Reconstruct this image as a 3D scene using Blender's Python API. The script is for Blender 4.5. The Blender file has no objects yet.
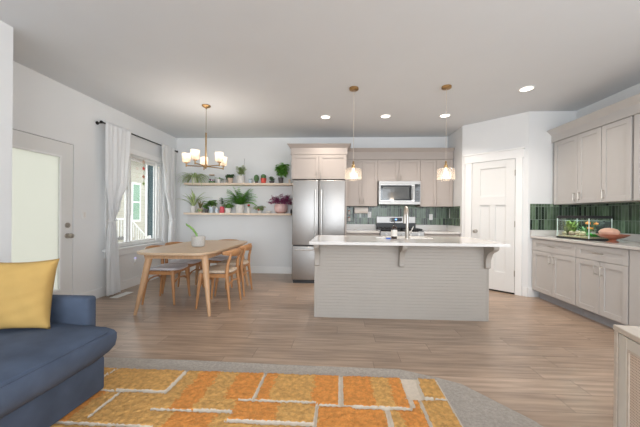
import bpy, bmesh, math, random
from mathutils import Vector, Matrix
random.seed(7)
PI = math.pi
S = bpy.context.scene
COL = S.collection

# ------------------------------------------------------------------ camera
cam_d = bpy.data.cameras.new('camera'); cam = bpy.data.objects.new('camera', cam_d); COL.objects.link(cam)
F = 287.7
cam_d.sensor_fit = 'HORIZONTAL'; cam_d.sensor_width = 36.0; cam_d.lens = 36.0 * F / 640.0
cam_d.shift_x = -(326.9 - 320.0) / 640.0
cam_d.shift_y = (215.67 - 213.5) / 640.0
yaw, roll = .047, .0082
Mr = Matrix.Rotation(yaw, 4, 'Z') @ Matrix.Rotation(PI / 2, 4, 'X') @ Matrix.Rotation(roll, 4, 'Z')
cam.matrix_world = Matrix.Translation((0, 0, 1.175)) @ Mr
cam_d.clip_start = .05; cam_d.clip_end = 200
S.camera = cam

# ------------------------------------------------------------------ light and exposure
S.view_settings.view_transform = 'Standard'
S.view_settings.look = 'None'
S.view_settings.gamma = 1.0
S.view_settings.use_curve_mapping = False
S.view_settings.exposure = 0.16
W = bpy.data.worlds.new('sky'); S.world = W; W.use_nodes = True
bg = W.node_tree.nodes['Background']
bg.inputs[0].default_value = (.93, .97, 1.0, 1); bg.inputs[1].default_value = 2.3

def area(name, loc, rot, sx, sy, power, color=(1, 1, 1)):
    d = bpy.data.lights.new(name, 'AREA'); d.shape = 'RECTANGLE'; d.size = sx; d.size_y = sy
    d.energy = power; d.color = color
    o = bpy.data.objects.new(name, d); COL.objects.link(o); o.location = loc; o.rotation_euler = rot
    return o
# added fill lights, set at unseen windows behind and beside the camera
area('rear_fill_light', (0.3, -3.42, 1.5), (PI / 2, 0, 0), 4.6, 2.0, 150, (.87, .935, 1.0))
area('side_fill_light', (3.36, -1.0, 1.5), (0, PI / 2, 0), 1.9, 3.2, 62, (.87, .935, 1.0))

# ------------------------------------------------------------------ materials
def newmat(name):
    m = bpy.data.materials.new(name); m.use_nodes = True
    return m, m.node_tree, m.node_tree.nodes['Principled BSDF']
def N(nt, t, **kw):
    n = nt.nodes.new(t)
    for k, v in kw.items(): setattr(n, k, v)
    return n
def s2l(c):
    return tuple(((v / 255) / 12.92 if v / 255 <= .04045 else ((v / 255 + .055) / 1.055) ** 2.4) for v in c)
def mat(name, rgb, rough=.5, metal=0, var=.04, scale=12, bump=0, bscale=60, coat=0, trans=0, spec=.5, stretch=None):
    """plain procedural surface: base colour with a little noise, optional bump"""
    m, nt, b = newmat(name)
    c = s2l(rgb)
    tc = N(nt, 'ShaderNodeTexCoord'); src = tc.outputs['Object']
    if stretch:
        mp = N(nt, 'ShaderNodeMapping'); mp.inputs['Scale'].default_value = stretch
        nt.links.new(src, mp.inputs['Vector']); src = mp.outputs[0]
    nz = N(nt, 'ShaderNodeTexNoise'); nz.inputs['Scale'].default_value = scale; nz.inputs['Detail'].default_value = 3
    nt.links.new(src, nz.inputs['Vector'])
    rp = N(nt, 'ShaderNodeValToRGB')
    rp.color_ramp.elements[0].position = .3; rp.color_ramp.elements[1].position = .7
    rp.color_ramp.elements[0].color = (*[v * (1 - var) for v in c], 1)
    rp.color_ramp.elements[1].color = (*[min(1, v * (1 + var)) for v in c], 1)
    nt.links.new(nz.outputs['Fac'], rp.inputs[0]); nt.links.new(rp.outputs[0], b.inputs['Base Color'])
    b.inputs['Roughness'].default_value = rough; b.inputs['Metallic'].default_value = metal
    b.inputs['Specular IOR Level'].default_value = spec
    if coat: b.inputs['Coat Weight'].default_value = coat
    if bump:
        n2 = N(nt, 'ShaderNodeTexNoise'); n2.inputs['Scale'].default_value = bscale; n2.inputs['Detail'].default_value = 4
        nt.links.new(src, n2.inputs['Vector'])
        bp = N(nt, 'ShaderNodeBump'); bp.inputs['Strength'].default_value = bump; bp.inputs['Distance'].default_value = .01
        nt.links.new(n2.outputs['Fac'], bp.inputs['Height']); nt.links.new(bp.outputs[0], b.inputs['Normal'])
    return m
def translucent(name, rgb, mix=.5, rough=.8):
    m, nt, b = newmat(name)
    c = (*s2l(rgb), 1); b.inputs['Base Color'].default_value = c; b.inputs['Roughness'].default_value = rough
    nz = N(nt, 'ShaderNodeTexNoise'); nz.inputs['Scale'].default_value = 80
    bp = N(nt, 'ShaderNodeBump'); bp.inputs['Strength'].default_value = .1
    nt.links.new(nz.outputs['Fac'], bp.inputs['Height']); nt.links.new(bp.outputs[0], b.inputs['Normal'])
    t = N(nt, 'ShaderNodeBsdfTranslucent'); t.inputs[0].default_value = c
    mx = N(nt, 'ShaderNodeMixShader'); mx.inputs[0].default_value = mix
    out = nt.nodes['Material Output']
    nt.links.new(b.outputs[0], mx.inputs[1]); nt.links.new(t.outputs[0], mx.inputs[2]); nt.links.new(mx.outputs[0], out.inputs[0])
    return m
def glass(name, tint=(1, 1, 1), refl=.08, rough=.02, body=0.0, bodycol=(.9, .9, .9)):
    m, nt, b = newmat(name); nt.nodes.remove(b)
    t = N(nt, 'ShaderNodeBsdfTransparent'); t.inputs[0].default_value = (*tint, 1)
    g = N(nt, 'ShaderNodeBsdfGlossy'); g.inputs['Roughness'].default_value = rough
    lw = N(nt, 'ShaderNodeLayerWeight'); lw.inputs[0].default_value = .5
    pw = N(nt, 'ShaderNodeMath', operation='POWER'); pw.inputs[1].default_value = 4; nt.links.new(lw.outputs['Facing'], pw.inputs[0])
    mu = N(nt, 'ShaderNodeMath', operation='MULTIPLY_ADD'); mu.inputs[1].default_value = .5; mu.inputs[2].default_value = refl
    mu.use_clamp = True
    nt.links.new(pw.outputs[0], mu.inputs[0])
    mx = N(nt, 'ShaderNodeMixShader'); nt.links.new(mu.outputs[0], mx.inputs[0])
    nt.links.new(t.outputs[0], mx.inputs[1]); nt.links.new(g.outputs[0], mx.inputs[2])
    last = mx
    if body:
        d = N(nt, 'ShaderNodeBsdfTranslucent'); d.inputs[0].default_value = (*bodycol, 1)
        m2 = N(nt, 'ShaderNodeMixShader'); m2.inputs[0].default_value = body
        nt.links.new(mx.outputs[0], m2.inputs[1]); nt.links.new(d.outputs[0], m2.inputs[2]); last = m2
    nt.links.new(last.outputs[0], nt.nodes['Material Output'].inputs[0])
    return m
def emis(name, rgb, st):
    m, nt, b = newmat(name)
    b.inputs['Base Color'].default_value = (*rgb, 1)
    b.inputs['Emission Color'].default_value = (*rgb, 1); b.inputs['Emission Strength'].default_value = st
    return m
def grid_mat(name, usrc, vsrc, du, dv, cols, gap, gapcol, rough, row_shift=0.0, bump=.3, grain=None, coat=0, gapw=None, streak=0):
    """cells of du x dv (u,v taken from object coordinates), a random colour in each and a joint between"""
    m, nt, b = newmat(name); L = nt.links.new
    tc = N(nt, 'ShaderNodeTexCoord'); sp = N(nt, 'ShaderNodeSeparateXYZ'); L(tc.outputs['Object'], sp.inputs[0])
    def M(op, a, b_=None):
        n = N(nt, 'ShaderNodeMath', operation=op)
        for i, v in enumerate((a, b_)):
            if v is None: continue
            if isinstance(v, (int, float)): n.inputs[i].default_value = v
            else: L(v, n.inputs[i])
        return n.outputs[0]
    ax = {'X': sp.outputs[0], 'Y': sp.outputs[1], 'Z': sp.outputs[2]}
    def axis(s):
        if s == 'XY': return M('SUBTRACT', ax['X'], ax['Y'])
        return ax[s]
    u = axis(usrc); v = axis(vsrc)
    vr = M('DIVIDE', v, dv); row = M('FLOOR', vr)
    wn = N(nt, 'ShaderNodeTexWhiteNoise'); wn.noise_dimensions = '1D'; L(row, wn.inputs['W'])
    ur = M('ADD', M('DIVIDE', u, du), M('MULTIPLY', wn.outputs['Value'], row_shift))
    col = M('FLOOR', ur)
    cb = N(nt, 'ShaderNodeCombineXYZ'); L(col, cb.inputs[0]); L(row, cb.inputs[1])
    w2 = N(nt, 'ShaderNodeTexWhiteNoise'); w2.noise_dimensions = '2D'; L(cb.outputs[0], w2.inputs['Vector'])
    rp = N(nt, 'ShaderNodeValToRGB'); els = rp.color_ramp.elements
    for i, c in enumerate(cols):
        p = i / (len(cols) - 1)
        e = els[0] if i == 0 else (els[1] if i == len(cols) - 1 else els.new(p))
        e.position = p; e.color = (*s2l(c), 1)
    L(w2.outputs['Value'], rp.inputs[0]); colr = rp.outputs[0]
    if grain:
        mp = N(nt, 'ShaderNodeMapping'); mp.inputs['Scale'].default_value = grain[0]
        L(tc.outputs['Object'], mp.inputs['Vector'])
        ad = N(nt, 'ShaderNodeVectorMath', operation='ADD'); L(mp.outputs[0], ad.inputs[0]); 
        sc = N(nt, 'ShaderNodeVectorMath', operation='SCALE'); L(w2.outputs['Color'], sc.inputs[0]); sc.inputs['Scale'].default_value = 20
        L(sc.outputs[0], ad.inputs[1])
        nz = N(nt, 'ShaderNodeTexNoise'); nz.inputs['Scale'].default_value = 1; nz.inputs['Detail'].default_value = 5
        L(ad.outputs[0], nz.inputs['Vector'])
        r2 = N(nt, 'ShaderNodeValToRGB'); r2.color_ramp.elements[0].position = .3; r2.color_ramp.elements[1].position = .7
        a = grain[1]; r2.color_ramp.elements[0].color = (1 - a, 1 - a, 1 - a, 1); r2.color_ramp.elements[1].color = (1 + a * .6,) * 3 + (1,)
        L(nz.outputs['Fac'], r2.inputs[0])
        mm = N(nt, 'ShaderNodeMix', data_type='RGBA', blend_type='MULTIPLY'); mm.inputs['Factor'].default_value = 1
        L(colr, mm.inputs[6]); L(r2.outputs[0], mm.inputs[7]); colr = mm.outputs[2]
    fu = M('FRACT', ur); fv = M('FRACT', vr)
    gu, gv = gap / du, gap / dv
    e1 = M('LESS_THAN', fu, gu); e2 = M('LESS_THAN', fv, gv); e = M('MAXIMUM', e1, e2)
    mg = N(nt, 'ShaderNodeMix', data_type='RGBA'); L(e, mg.inputs['Factor']); L(colr, mg.inputs[6])
    mg.inputs[7].default_value = (*s2l(gapcol), 1); L(mg.outputs[2], b.inputs['Base Color'])
    bp = N(nt, 'ShaderNodeBump'); bp.inputs['Strength'].default_value = bump; bp.inputs['Distance'].default_value = .004
    inv = M('SUBTRACT', 1.0, e)
    nzb = N(nt, 'ShaderNodeTexNoise'); nzb.inputs['Scale'].default_value = 25; L(tc.outputs['Object'], nzb.inputs['Vector'])
    hh = M('ADD', inv, M('MULTIPLY', nzb.outputs['Fac'], streak))
    L(hh, bp.inputs['Height']); L(bp.outputs[0], b.inputs['Normal'])
    b.inputs['Roughness'].default_value = rough
    if coat: b.inputs['Coat Weight'].default_value = coat
    return m

M_ = {}
M_['wall'] = mat('wall_paint', (234, 235, 235), .85, var=.008, scale=3, bump=.06, bscale=120)
M_['ceil'] = mat('ceiling_paint', (224, 227, 230), .9, var=.008, scale=3, bump=.08, bscale=90)
M_['trim'] = mat('trim_paint', (244, 244, 243), .45, var=.005)
M_['door'] = mat('door_paint', (232, 232, 230), .45, var=.005)
M_['floor'] = grid_mat('plank_floor', 'X', 'Y', 1.22, .18,
    [(182, 158, 138), (158, 134, 115), (174, 149, 130), (150, 127, 109), (180, 158, 140), (166, 142, 122)], .003, (104, 90, 80), .3,
    row_shift=7.0, bump=.25, grain=((2.4, 30, 1), .3), streak=.15)
M_['cab'] = mat('greige_cabinet_paint', (178, 168, 161), .5, var=.01)
M_['cab2'] = mat('grey_cabinet_paint', (200, 197, 194), .5, var=.01)
M_['toe'] = mat('toe_kick_paint', (168, 170, 176), .5)
M_['quartz'] = mat('white_quartz', (216, 212, 208), .2, var=.015, scale=30, coat=.3)
M_['island'] = mat('island_panel_paint', (172, 165, 157), .5, var=.01)
M_['steel'] = mat('stainless_steel', (172, 170, 168), .42, metal=1, var=.03, scale=4, bump=.02, bscale=30, stretch=(1, 1, 60))
M_['steel2'] = mat('brushed_bar_steel', (205, 203, 200), .3, metal=1)
M_['nickel'] = mat('brushed_nickel', (190, 184, 176), .35, metal=1)
M_['dark'] = mat('dark_plastic', (34, 34, 36), .35)
M_['blackglass'] = mat('black_glass', (30, 32, 34), .06, coat=.6)
M_['black'] = mat('black_metal', (28, 26, 26), .4, metal=.3)
M_['brass'] = mat('brushed_brass', (178, 146, 102), .34, metal=1)
M_['wood'] = mat('oak_wood', (204, 164, 126), .42, var=.12, scale=5, stretch=(8, 8, 1))
M_['woodtop'] = mat('oak_table_top', (206, 178, 148), .35, var=.07, scale=6, stretch=(10, 1, 10))
M_['woodchair'] = mat('warm_oak_wood', (190, 138, 92), .42, var=.1, scale=6, stretch=(6, 6, 1))
M_['shelfwood'] = mat('pale_pine_wood', (234, 214, 192), .5, var=.08, scale=5, stretch=(1, 8, 8))
M_['greyfab'] = mat('grey_seat_fabric', (214, 211, 216), .95, var=.06, scale=60, bump=.2, bscale=300)
M_['beigefab'] = mat('beige_woven_seat', (208, 190, 170), .9, var=.08, scale=60, bump=.2, bscale=300)
M_['sofa'] = mat('slate_blue_upholstery', (70, 82, 102), .85, var=.25, scale=5, bump=.12, bscale=250)
M_['pillow'] = mat('mustard_fabric', (186, 152, 88), .85, var=.07, scale=6, bump=.12, bscale=200)
M_['carpet'] = mat('grey_carpet', (176, 168, 159), 1, var=.14, scale=60, bump=.9, bscale=130)
M_['rugcream'] = mat('cream_rug_yarn', (214, 201, 184), .95, var=.06, scale=50, bump=.5, bscale=160)
M_['rugorange'] = mat('orange_rug_pile', (216, 144, 72), 1, var=.2, scale=40, bump=.9, bscale=110)
M_['ruggold'] = mat('gold_rug_pile', (208, 160, 94), 1, var=.24, scale=36, bump=.9, bscale=110)
M_['tile'] = grid_mat('green_glazed_tile', 'XY', 'Z', .042, .19,
    [(22, 32, 24), (54, 72, 48), (28, 46, 32), (82, 100, 72), (20, 28, 26), (56, 78, 54), (112, 134, 108)], .005, (132, 146, 134), .2,  # palest greens and lightened grout paint in reflections off the glaze
    row_shift=0.0, bump=.5, grain=((22, 22, 7), .4), coat=0, streak=.8)
M_['curtain'] = translucent('sheer_white_linen', (250, 250, 250), .4)
M_['frost'] = translucent('frosted_door_glass', (222, 223, 217), .85, .5)
M_['glass'] = glass('clear_pane', (.97, .985, .98), .05)
M_['ribglass'] = glass('ribbed_lamp_glass', (.93, .91, .89), .16, .12, .20, (1, .94, .88))
M_['shade'] = translucent('white_glass_shade', (240, 232, 222), .5, .3)
M_['bulb'] = emis('warm_bulb', (1, .78, .55), 4)
M_['can'] = emis('downlight_lens', (1, .9, .8), 3)
M_['ceramic'] = mat('white_ceramic', (232, 228, 222), .35, coat=.2)
M_['bluewhite'] = mat('pale_blue_ceramic', (208, 222, 232), .3, coat=.2)
M_['greypot'] = mat('speckled_grey_ceramic', (196, 194, 190), .6, var=.1, scale=90)
M_['darkpot'] = mat('dark_grey_clay', (92, 88, 86), .6)
M_['tanpot'] = mat('tan_clay', (214, 188, 168), .6)
M_['redpot'] = mat('coral_red_glaze', (222, 82, 66), .4)
M_['pinkpot'] = mat('pink_red_glaze', (226, 92, 104), .4)
M_['blush'] = mat('blush_pink_ceramic', (232, 192, 186), .35, coat=.2)
M_['soil'] = mat('potting_soil', (70, 52, 42), 1, var=.3, scale=80, bump=.8)
M_['leaf'] = mat('green_leaf', (132, 176, 92), .5, var=.3, scale=14)
M_['leaf2'] = mat('bright_leaf', (128, 188, 82), .45, var=.25, scale=14)
M_['leaf3'] = mat('pale_sage_leaf', (180, 198, 138), .55, var=.25, scale=14)
M_['leaf4'] = mat('dark_cactus_green', (96, 130, 84), .7, var=.25, scale=40, bump=.6, bscale=150)
M_['purple'] = mat('purple_leaf', (158, 76, 120), .5, var=.3, scale=14)
M_['stem'] = mat('brown_stem', (128, 98, 64), .7)
M_['red'] = mat('red_petal', (206, 62, 52), .5)
M_['copper'] = mat('hammered_copper', (176, 112, 88), .35, metal=.4, var=.12, scale=20, bump=.3, bscale=60)
M_['crust'] = mat('pink_tan_crust', (222, 178, 156), .6, var=.2, scale=10, bump=.4, bscale=30)
M_['gravel'] = mat('pale_gravel', (196, 186, 150), .9, var=.3, scale=120, bump=.8, bscale=150)
M_['rock'] = mat('river_rock', (170, 150, 126), .8, var=.3, scale=30, bump=.5)
M_['water'] = glass('tank_water', (.88, .95, .93), .03, body=.5, bodycol=(.7, .85, .85))  # pale body colour paints in the reflected band at the waterline
M_['fish'] = mat('orange_fish', (244, 148, 60), .35, var=.1)
M_['plastic'] = mat('white_plastic', (236, 236, 234), .4)
M_['paper'] = mat('paper_towel', (240, 232, 224), .95, bump=.3, bscale=150)
M_['amber'] = mat('dark_amber_bottle', (52, 38, 32), .1, coat=.5)
M_['label'] = mat('white_label', (226, 220, 212), .7)
M_['blue'] = mat('blue_plastic', (60, 110, 200), .4)
M_['cream'] = mat('cream_wood', (206, 194, 180), .5, var=.06, scale=6, stretch=(1, 8, 8))
M_['sage'] = mat('pale_sage_paint', (214, 208, 198), .5, var=.02)
M_['siding'] = grid_mat('cream_lap_siding', 'XY', 'Z', 4.0, .17, [(188, 183, 170), (184, 179, 166)], .012, (166, 158, 138), .7, bump=.6)
M_['siding2'] = grid_mat('blue_grey_siding', 'XY', 'Z', 4.0, .15, [(112, 134, 142), (106, 128, 136)], .012, (84, 104, 112), .7, bump=.6)
M_['roof'] = mat('grey_shingle', (120, 118, 116), .9, var=.2, scale=30, bump=.5)
M_['ground'] = mat('pale_concrete_ground', (206, 196, 182), .9, var=.08, scale=3, bump=.2)
M_['green_glass'] = mat('green_tinted_window', (120, 156, 130), .1, coat=.5)
M_['fence'] = mat('dark_fence_paint', (86, 84, 90), .6)
def cane_mat():
    m, nt, b = newmat('woven_cane'); L = nt.links.new
    tc = N(nt, 'ShaderNodeTexCoord')
    b.inputs['Roughness'].default_value = .7
    w1 = N(nt, 'ShaderNodeTexWave'); w1.bands_direction = 'X'; w1.inputs['Scale'].default_value = 40; w1.inputs['Distortion'].default_value = 1.2
    w2 = N(nt, 'ShaderNodeTexWave'); w2.bands_direction = 'Z'; w2.inputs['Scale'].default_value = 26; w2.inputs['Distortion'].default_value = 1.2
    for w in (w1, w2): L(tc.outputs['Object'], w.inputs['Vector'])
    mx = N(nt, 'ShaderNodeMath', operation='MULTIPLY'); L(w1.outputs['Fac'], mx.inputs[0]); L(w2.outputs['Fac'], mx.inputs[1])
    rp = N(nt, 'ShaderNodeValToRGB'); rp.color_ramp.elements[0].color = (*s2l((222, 204, 188)), 1); rp.color_ramp.elements[1].color = (*s2l((158, 134, 116)), 1)
    rp.color_ramp.elements[0].position = .2; rp.color_ramp.elements[1].position = .8
    L(mx.outputs[0], rp.inputs[0]); L(rp.outputs[0], b.inputs['Base Color'])
    bp = N(nt, 'ShaderNodeBump'); bp.inputs['Strength'].default_value = .6; L(mx.outputs[0], bp.inputs['Height']); L(bp.outputs[0], b.inputs['Normal'])
    return m
M_['cane'] = cane_mat()

# ------------------------------------------------------------------ mesh helpers
def BM(): return bmesh.new()
def box(bm, x0, x1, y0, y1, z0, z1, bev=0, seg=1):
    if x0 > x1: x0, x1 = x1, x0
    if y0 > y1: y0, y1 = y1, y0
    if z0 > z1: z0, z1 = z1, z0
    v = [bm.verts.new(p) for p in [(x0,y0,z0),(x1,y0,z0),(x1,y1,z0),(x0,y1,z0),(x0,y0,z1),(x1,y0,z1),(x1,y1,z1),(x0,y1,z1)]]
    fs = [bm.faces.new([v[i] for i in q]) for q in [(3,2,1,0),(4,5,6,7),(0,1,5,4),(1,2,6,5),(2,3,7,6),(3,0,4,7)]]
    if bev:
        es = list({e for f in fs for e in f.edges})
        bmesh.ops.bevel(bm, geom=es, offset=bev, segments=seg, profile=.5, affect='EDGES')
    return bm
def prism(bm, pts, a0, a1, axis='Z', bev=0):
    """outline in 2D extruded along an axis. Z: pts=(x,y); X: pts=(y,z); Y: pts=(x,z)"""
    def P(p, a):
        return {'Z': (p[0], p[1], a), 'X': (a, p[0], p[1]), 'Y': (p[0], a, p[1])}[axis]
    A = [bm.verts.new(P(p, a0)) for p in pts]; B = [bm.verts.new(P(p, a1)) for p in pts]
    n = len(pts); fs = []
    for i in range(n):
        fs.append(bm.faces.new((A[i], A[(i+1) % n], B[(i+1) % n], B[i])))
    caps = [bm.faces.new(A[::-1]), bm.faces.new(B)]
    if bev:
        es = list({e for f in caps for e in f.edges})
        bmesh.ops.bevel(bm, geom=es, offset=bev, segments=2, profile=.5, affect='EDGES')
    return bm
def tube(bm, pts, r, seg=12, cap=True):
    pts = [Vector(p) for p in pts]; n = len(pts)
    rs = r if isinstance(r, (list, tuple)) else [r] * n
    rings = []; up = None
    for i, p in enumerate(pts):
        t = (pts[min(i+1, n-1)] - pts[max(i-1, 0)]).normalized()
        if up is None:
            up = Vector((0, 0, 1)) if abs(t.z) < .9 else Vector((1, 0, 0))
        a = t.cross(up).normalized(); b = a.cross(t).normalized(); up = b
        rings.append([bm.verts.new(p + (a * math.cos(2*PI*k/seg) + b * math.sin(2*PI*k/seg)) * rs[i]) for k in range(seg)])
    for i in range(n-1):
        for k in range(seg):
            bm.faces.new((rings[i][k], rings[i][(k+1) % seg], rings[i+1][(k+1) % seg], rings[i+1][k]))
    if cap:
        bm.faces.new(rings[0][::-1]); bm.faces.new(rings[-1])
    return bm
def lathe(bm, prof, c=(0, 0, 0), seg=24, rib=0, ribn=0, caps=True):
    rings = []
    for (r, z) in prof:
        rr = []
        for k in range(seg):
            a = 2*PI*k/seg; q = r * (1 + (rib * math.cos(ribn * a) if rib else 0))
            rr.append(bm.verts.new((c[0] + q*math.cos(a), c[1] + q*math.sin(a), c[2] + z)))
        rings.append(rr)
    for i in range(len(prof)-1):
        for k in range(seg):
            bm.faces.new((rings[i][k], rings[i][(k+1) % seg], rings[i+1][(k+1) % seg], rings[i+1][k]))
    if caps:
        if prof[0][0] > 1e-4: bm.faces.new(rings[0][::-1])
        if prof[-1][0] > 1e-4: bm.faces.new(rings[-1])
    return bm
def blob(bm, c, rx, ry, rz, seg=14, rings=9, jit=0):
    res = bmesh.ops.create_uvsphere(bm, u_segments=seg, v_segments=rings, radius=1)
    for v in res['verts']:
        k = 1 + random.uniform(-jit, jit)
        v.co = Vector((c[0] + v.co.x*rx*k, c[1] + v.co.y*ry*k, c[2] + v.co.z*rz*k))
    return bm
def leaf(bm, base, d, length, width, droop=.3, segs=5, fold=.15, tip=0.0, thick=0.0012):
    """curved, folded leaf from base along d"""
    p = Vector(base); d = Vector(d).normalized(); rows = []
    side = d.cross(Vector((0, 0, 1)))
    if side.length < .05: side = Vector((1, 0, 0))
    side.normalize(); st = length / segs
    for i in range(segs + 1):
        t = i / segs
        w = width * .5 * (math.sin(PI * min(1, t * .92 + .08)) ** .75) + tip * width
        nrm = side.cross(d).normalized()
        rows.append((bm.verts.new(p - side*w + nrm*w*fold*2), bm.verts.new(p - nrm * thick), bm.verts.new(p + side*w + nrm*w*fold*2)))
        d = (d + Vector((0, 0, -1)) * droop / segs * 1.6).normalized(); p = p + d * st
    for i in range(segs):
        a, b = rows[i], rows[i+1]
        bm.faces.new((a[0], a[1], b[1], b[0])); bm.faces.new((a[1], a[2], b[2], b[1]))
    return bm
def obj(name, bm, m, parent=None, smooth=False, origin=None):
    bmesh.ops.recalc_face_normals(bm, faces=bm.faces[:])
    if origin is not None:
        for v in bm.verts: v.co -= Vector(origin)
    me = bpy.data.meshes.new(name); bm.to_mesh(me); bm.free()
    for mm in (m if isinstance(m, (list, tuple)) else [m]): me.materials.append(mm)
    if smooth:
        for p in me.polygons: p.use_smooth = True
        if smooth != 'all':
            try: me.set_sharp_from_angle(angle=math.radians(38))
            except Exception: pass
    o = bpy.data.objects.new(name, me); COL.objects.link(o)
    if origin is not None: o.location = origin
    if parent is not None: o.parent = parent
    return o
def thing(name, label, cat, loc=(0, 0, 0), rz=0, group=None):
    o = bpy.data.objects.new(name, None); COL.objects.link(o); o.empty_display_size = .05
    o.location = loc; o.rotation_euler = (0, 0, rz); o['label'] = label; o['category'] = cat
    if group: o['group'] = group
    return o
def tag(o, label, cat, group=None):
    o['label'] = label; o['category'] = cat
    if group: o['group'] = group
    return o
def struct(name, bm, m, parent=None, smooth=False):
    o = obj(name, bm, m, parent, smooth)
    if parent is None: o['kind'] = 'structure'
    return o
def dup(root, loc=None, rz=None, label=None, group=None):
    r = root.copy(); COL.objects.link(r)
    if loc is not None: r.location = loc
    if rz is not None: r.rotation_euler = (0, 0, rz)
    if label: r['label'] = label
    if group: r['group'] = group
    for ch in list(root.children):
        c = ch.copy(); COL.objects.link(c); c.parent = r
        for g in ch.children:
            d = g.copy(); COL.objects.link(d); d.parent = c
    return r

# ------------------------------------------------------------------ the room
CH = 2.74; XL = -3.371; YB = 5.755; XP = 2.087; Y2 = 5.058; X3 = 2.774; Y3 = 4.391; XR = 3.446; YR = -3.5; XS = -2.77; YS = 2.30
b = BM(); box(b, XL - .2, XR + .2, YR - .2, YB + .2, -.12, 0); struct('floor', b, M_['floor'])
b = BM(); box(b, XL - .2, XR + .2, YR - .2, YB + .2, CH, CH + .15); struct('ceiling', b, M_['ceil'])
b = BM(); box(b, XL - .15, XP, YB, YB + .15, 0, CH); struct('wall_back', b, M_['wall'])
# left wall with the openings of the patio door and the window
DY0, DY1, DZ = 2.52, 3.482, 2.045
WY0, WY1, WZ0, WZ1 = 4.05, 5.33, .66, 2.14
b = BM(); T = XL - .15
box(b, T, XL, YS - .15, DY0, 0, CH); box(b, T, XL, DY0, DY1, DZ, CH); box(b, T, XL, DY1, WY0, 0, CH)
box(b, T, XL, WY0, WY1, 0, WZ0); box(b, T, XL, WY0, WY1, WZ1, CH); box(b, T, XL, WY1, YB, 0, CH)
struct('wall_left', b, M_['wall'])
b = BM(); box(b, XL, XS, YR, YS, 0, CH); struct('wall_left_front', b, M_['wall'])
# pantry corner walls, then the right wall
b = BM()
prism(b, [(XP, YB + .15), (XP, Y2), (X3, Y3), (XR, Y3), (XR, Y3 + .12), (X3 + .05, Y3 + .12), (XP + .12, Y2 + .05), (XP + .12, YB + .15)], 0, CH)
struct('wall_pantry', b, M_['wall'])
b = BM()
box(b, XR, XR + .15, .6, Y3 + .12, 0, CH); box(b, XR, XR + .15, YR, -2.6, 0, CH)
box(b, XR, XR + .15, -2.6, .6, 0, .55); box(b, XR, XR + .15, -2.6, .6, 2.45, CH)
struct('wall_right', b, M_['wall'])
b = BM()
box(b, XS, -2.0, YR - .15, YR, 0, CH); box(b, 2.6, XR + .15, YR - .15, YR, 0, CH)
box(b, -2.0, 2.6, YR - .15, YR, 0, .5); box(b, -2.0, 2.6, YR - .15, YR, 2.5, CH)
struct('wall_rear', b, M_['wall'])
# baseboards
BH, BT = .135, .015
def bb(b, x0, x1, y0, y1):
    box(b, x0, x1, y0, y1, 0, BH - .012); box(b, x0 + (0 if x1 - x0 > .05 else 0), x1, y0, y1, BH - .012, BH)
b = BM(); box(b, XL, XL + BT, DY1 + .02, YB, 0, BH, .003); struct('baseboard_left', b, M_['trim'])
b = BM(); box(b, XL + BT, -.87, YB - BT, YB, 0, BH, .003); struct('baseboard_back', b, M_['trim'])
b = BM(); box(b, XS, XS + BT, YR, YS, 0, BH, .003); struct('baseboard_left_front', b, M_['trim'])
# along the diagonal: local frame, s from the left corner, n into the room
DD = Vector((X3 - XP, Y3 - Y2, 0)); DL = DD.length; du = DD / DL; dn = Vector((-du.y, du.x, 0)) * -1
DRZ = math.atan2(du.y, du.x)
def diag_obj(name, b, m, parent=None):
    o = obj(name, b, m, parent)
    if parent is None: o.location = (XP, Y2, 0); o.rotation_euler = (0, 0, DRZ); o['kind'] = 'structure'
    return o
b = BM(); box(b, 0, .055, -.015, 0, 0, BH, .003); box(b, .895, DL, -.015, 0, 0, BH, .003); diag_obj('baseboard_diagonal', b, M_['trim'])
b = BM(); box(b, X3, 2.86, Y3 - BT, Y3, 0, BH, .003); struct('baseboard_right', b, M_['trim'])
# pantry door: slab, panels, casing
b = BM(); d0, d1, dz = .172, .792, 2.065
# slab: stiles, rails around recessed panels
box(b, d0, d1, -.002, 0, .025, dz)
st = .125
box(b, d0, d0 + st, -.018, -.002, .025, dz, .002); box(b, d1 - st, d1, -.018, -.002, .025, dz, .002)
box(b, d0 + st, d1 - st, -.018, -.002, 1.955, dz, .002)
box(b, d0 + st, d1 - st, -.018, -.002, 1.365, 1.505, .002)
box(b, d0 + st, d1 - st, -.018, -.002, .025, .315, .002)
mid = (d0 + d1) / 2
box(b, mid - .04, mid + .04, -.018, -.002, .315, 1.365, .002)
pd = diag_obj('door_1', b, M_['door'])
b = BM(); tube(b, [(.236, -.018, .94), (.236, -.022, .94)], .03, 20); tube(b, [(.236, -.022, .94), (.236, -.06, .94)], .011, 12)
tube(b, [(.236, -.055, .94), (.236, -.062, .94), (.236, -.078, .94), (.236, -.086, .94)], [.018, .029, .027, .012], 20)
o = diag_obj('door_knob', b, M_['nickel'], pd)
for hz in (1.85, 1.07, .32):
    b = BM(); box(b, .786, .798, -.026, -.015, hz - .045, hz + .045, .002); diag_obj('hinge', b, M_['nickel'], pd)
b = BM(); box(b, d0, d1, -.004, .0, .0, .022); diag_obj('door_gap', b, M_['dark'], pd)
b = BM()
box(b, .062, d0 - .006, -.02, 0, 0, dz + .008, .002); box(b, d1 + .006, .885, -.02, 0, 0, dz + .008, .002)
box(b, .045, .902, -.024, 0, dz + .008, dz + .135, .002); box(b, .03, .917, -.034, 0, dz + .135, dz + .16, .003)
diag_obj('trim_1', b, M_['trim'])
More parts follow.
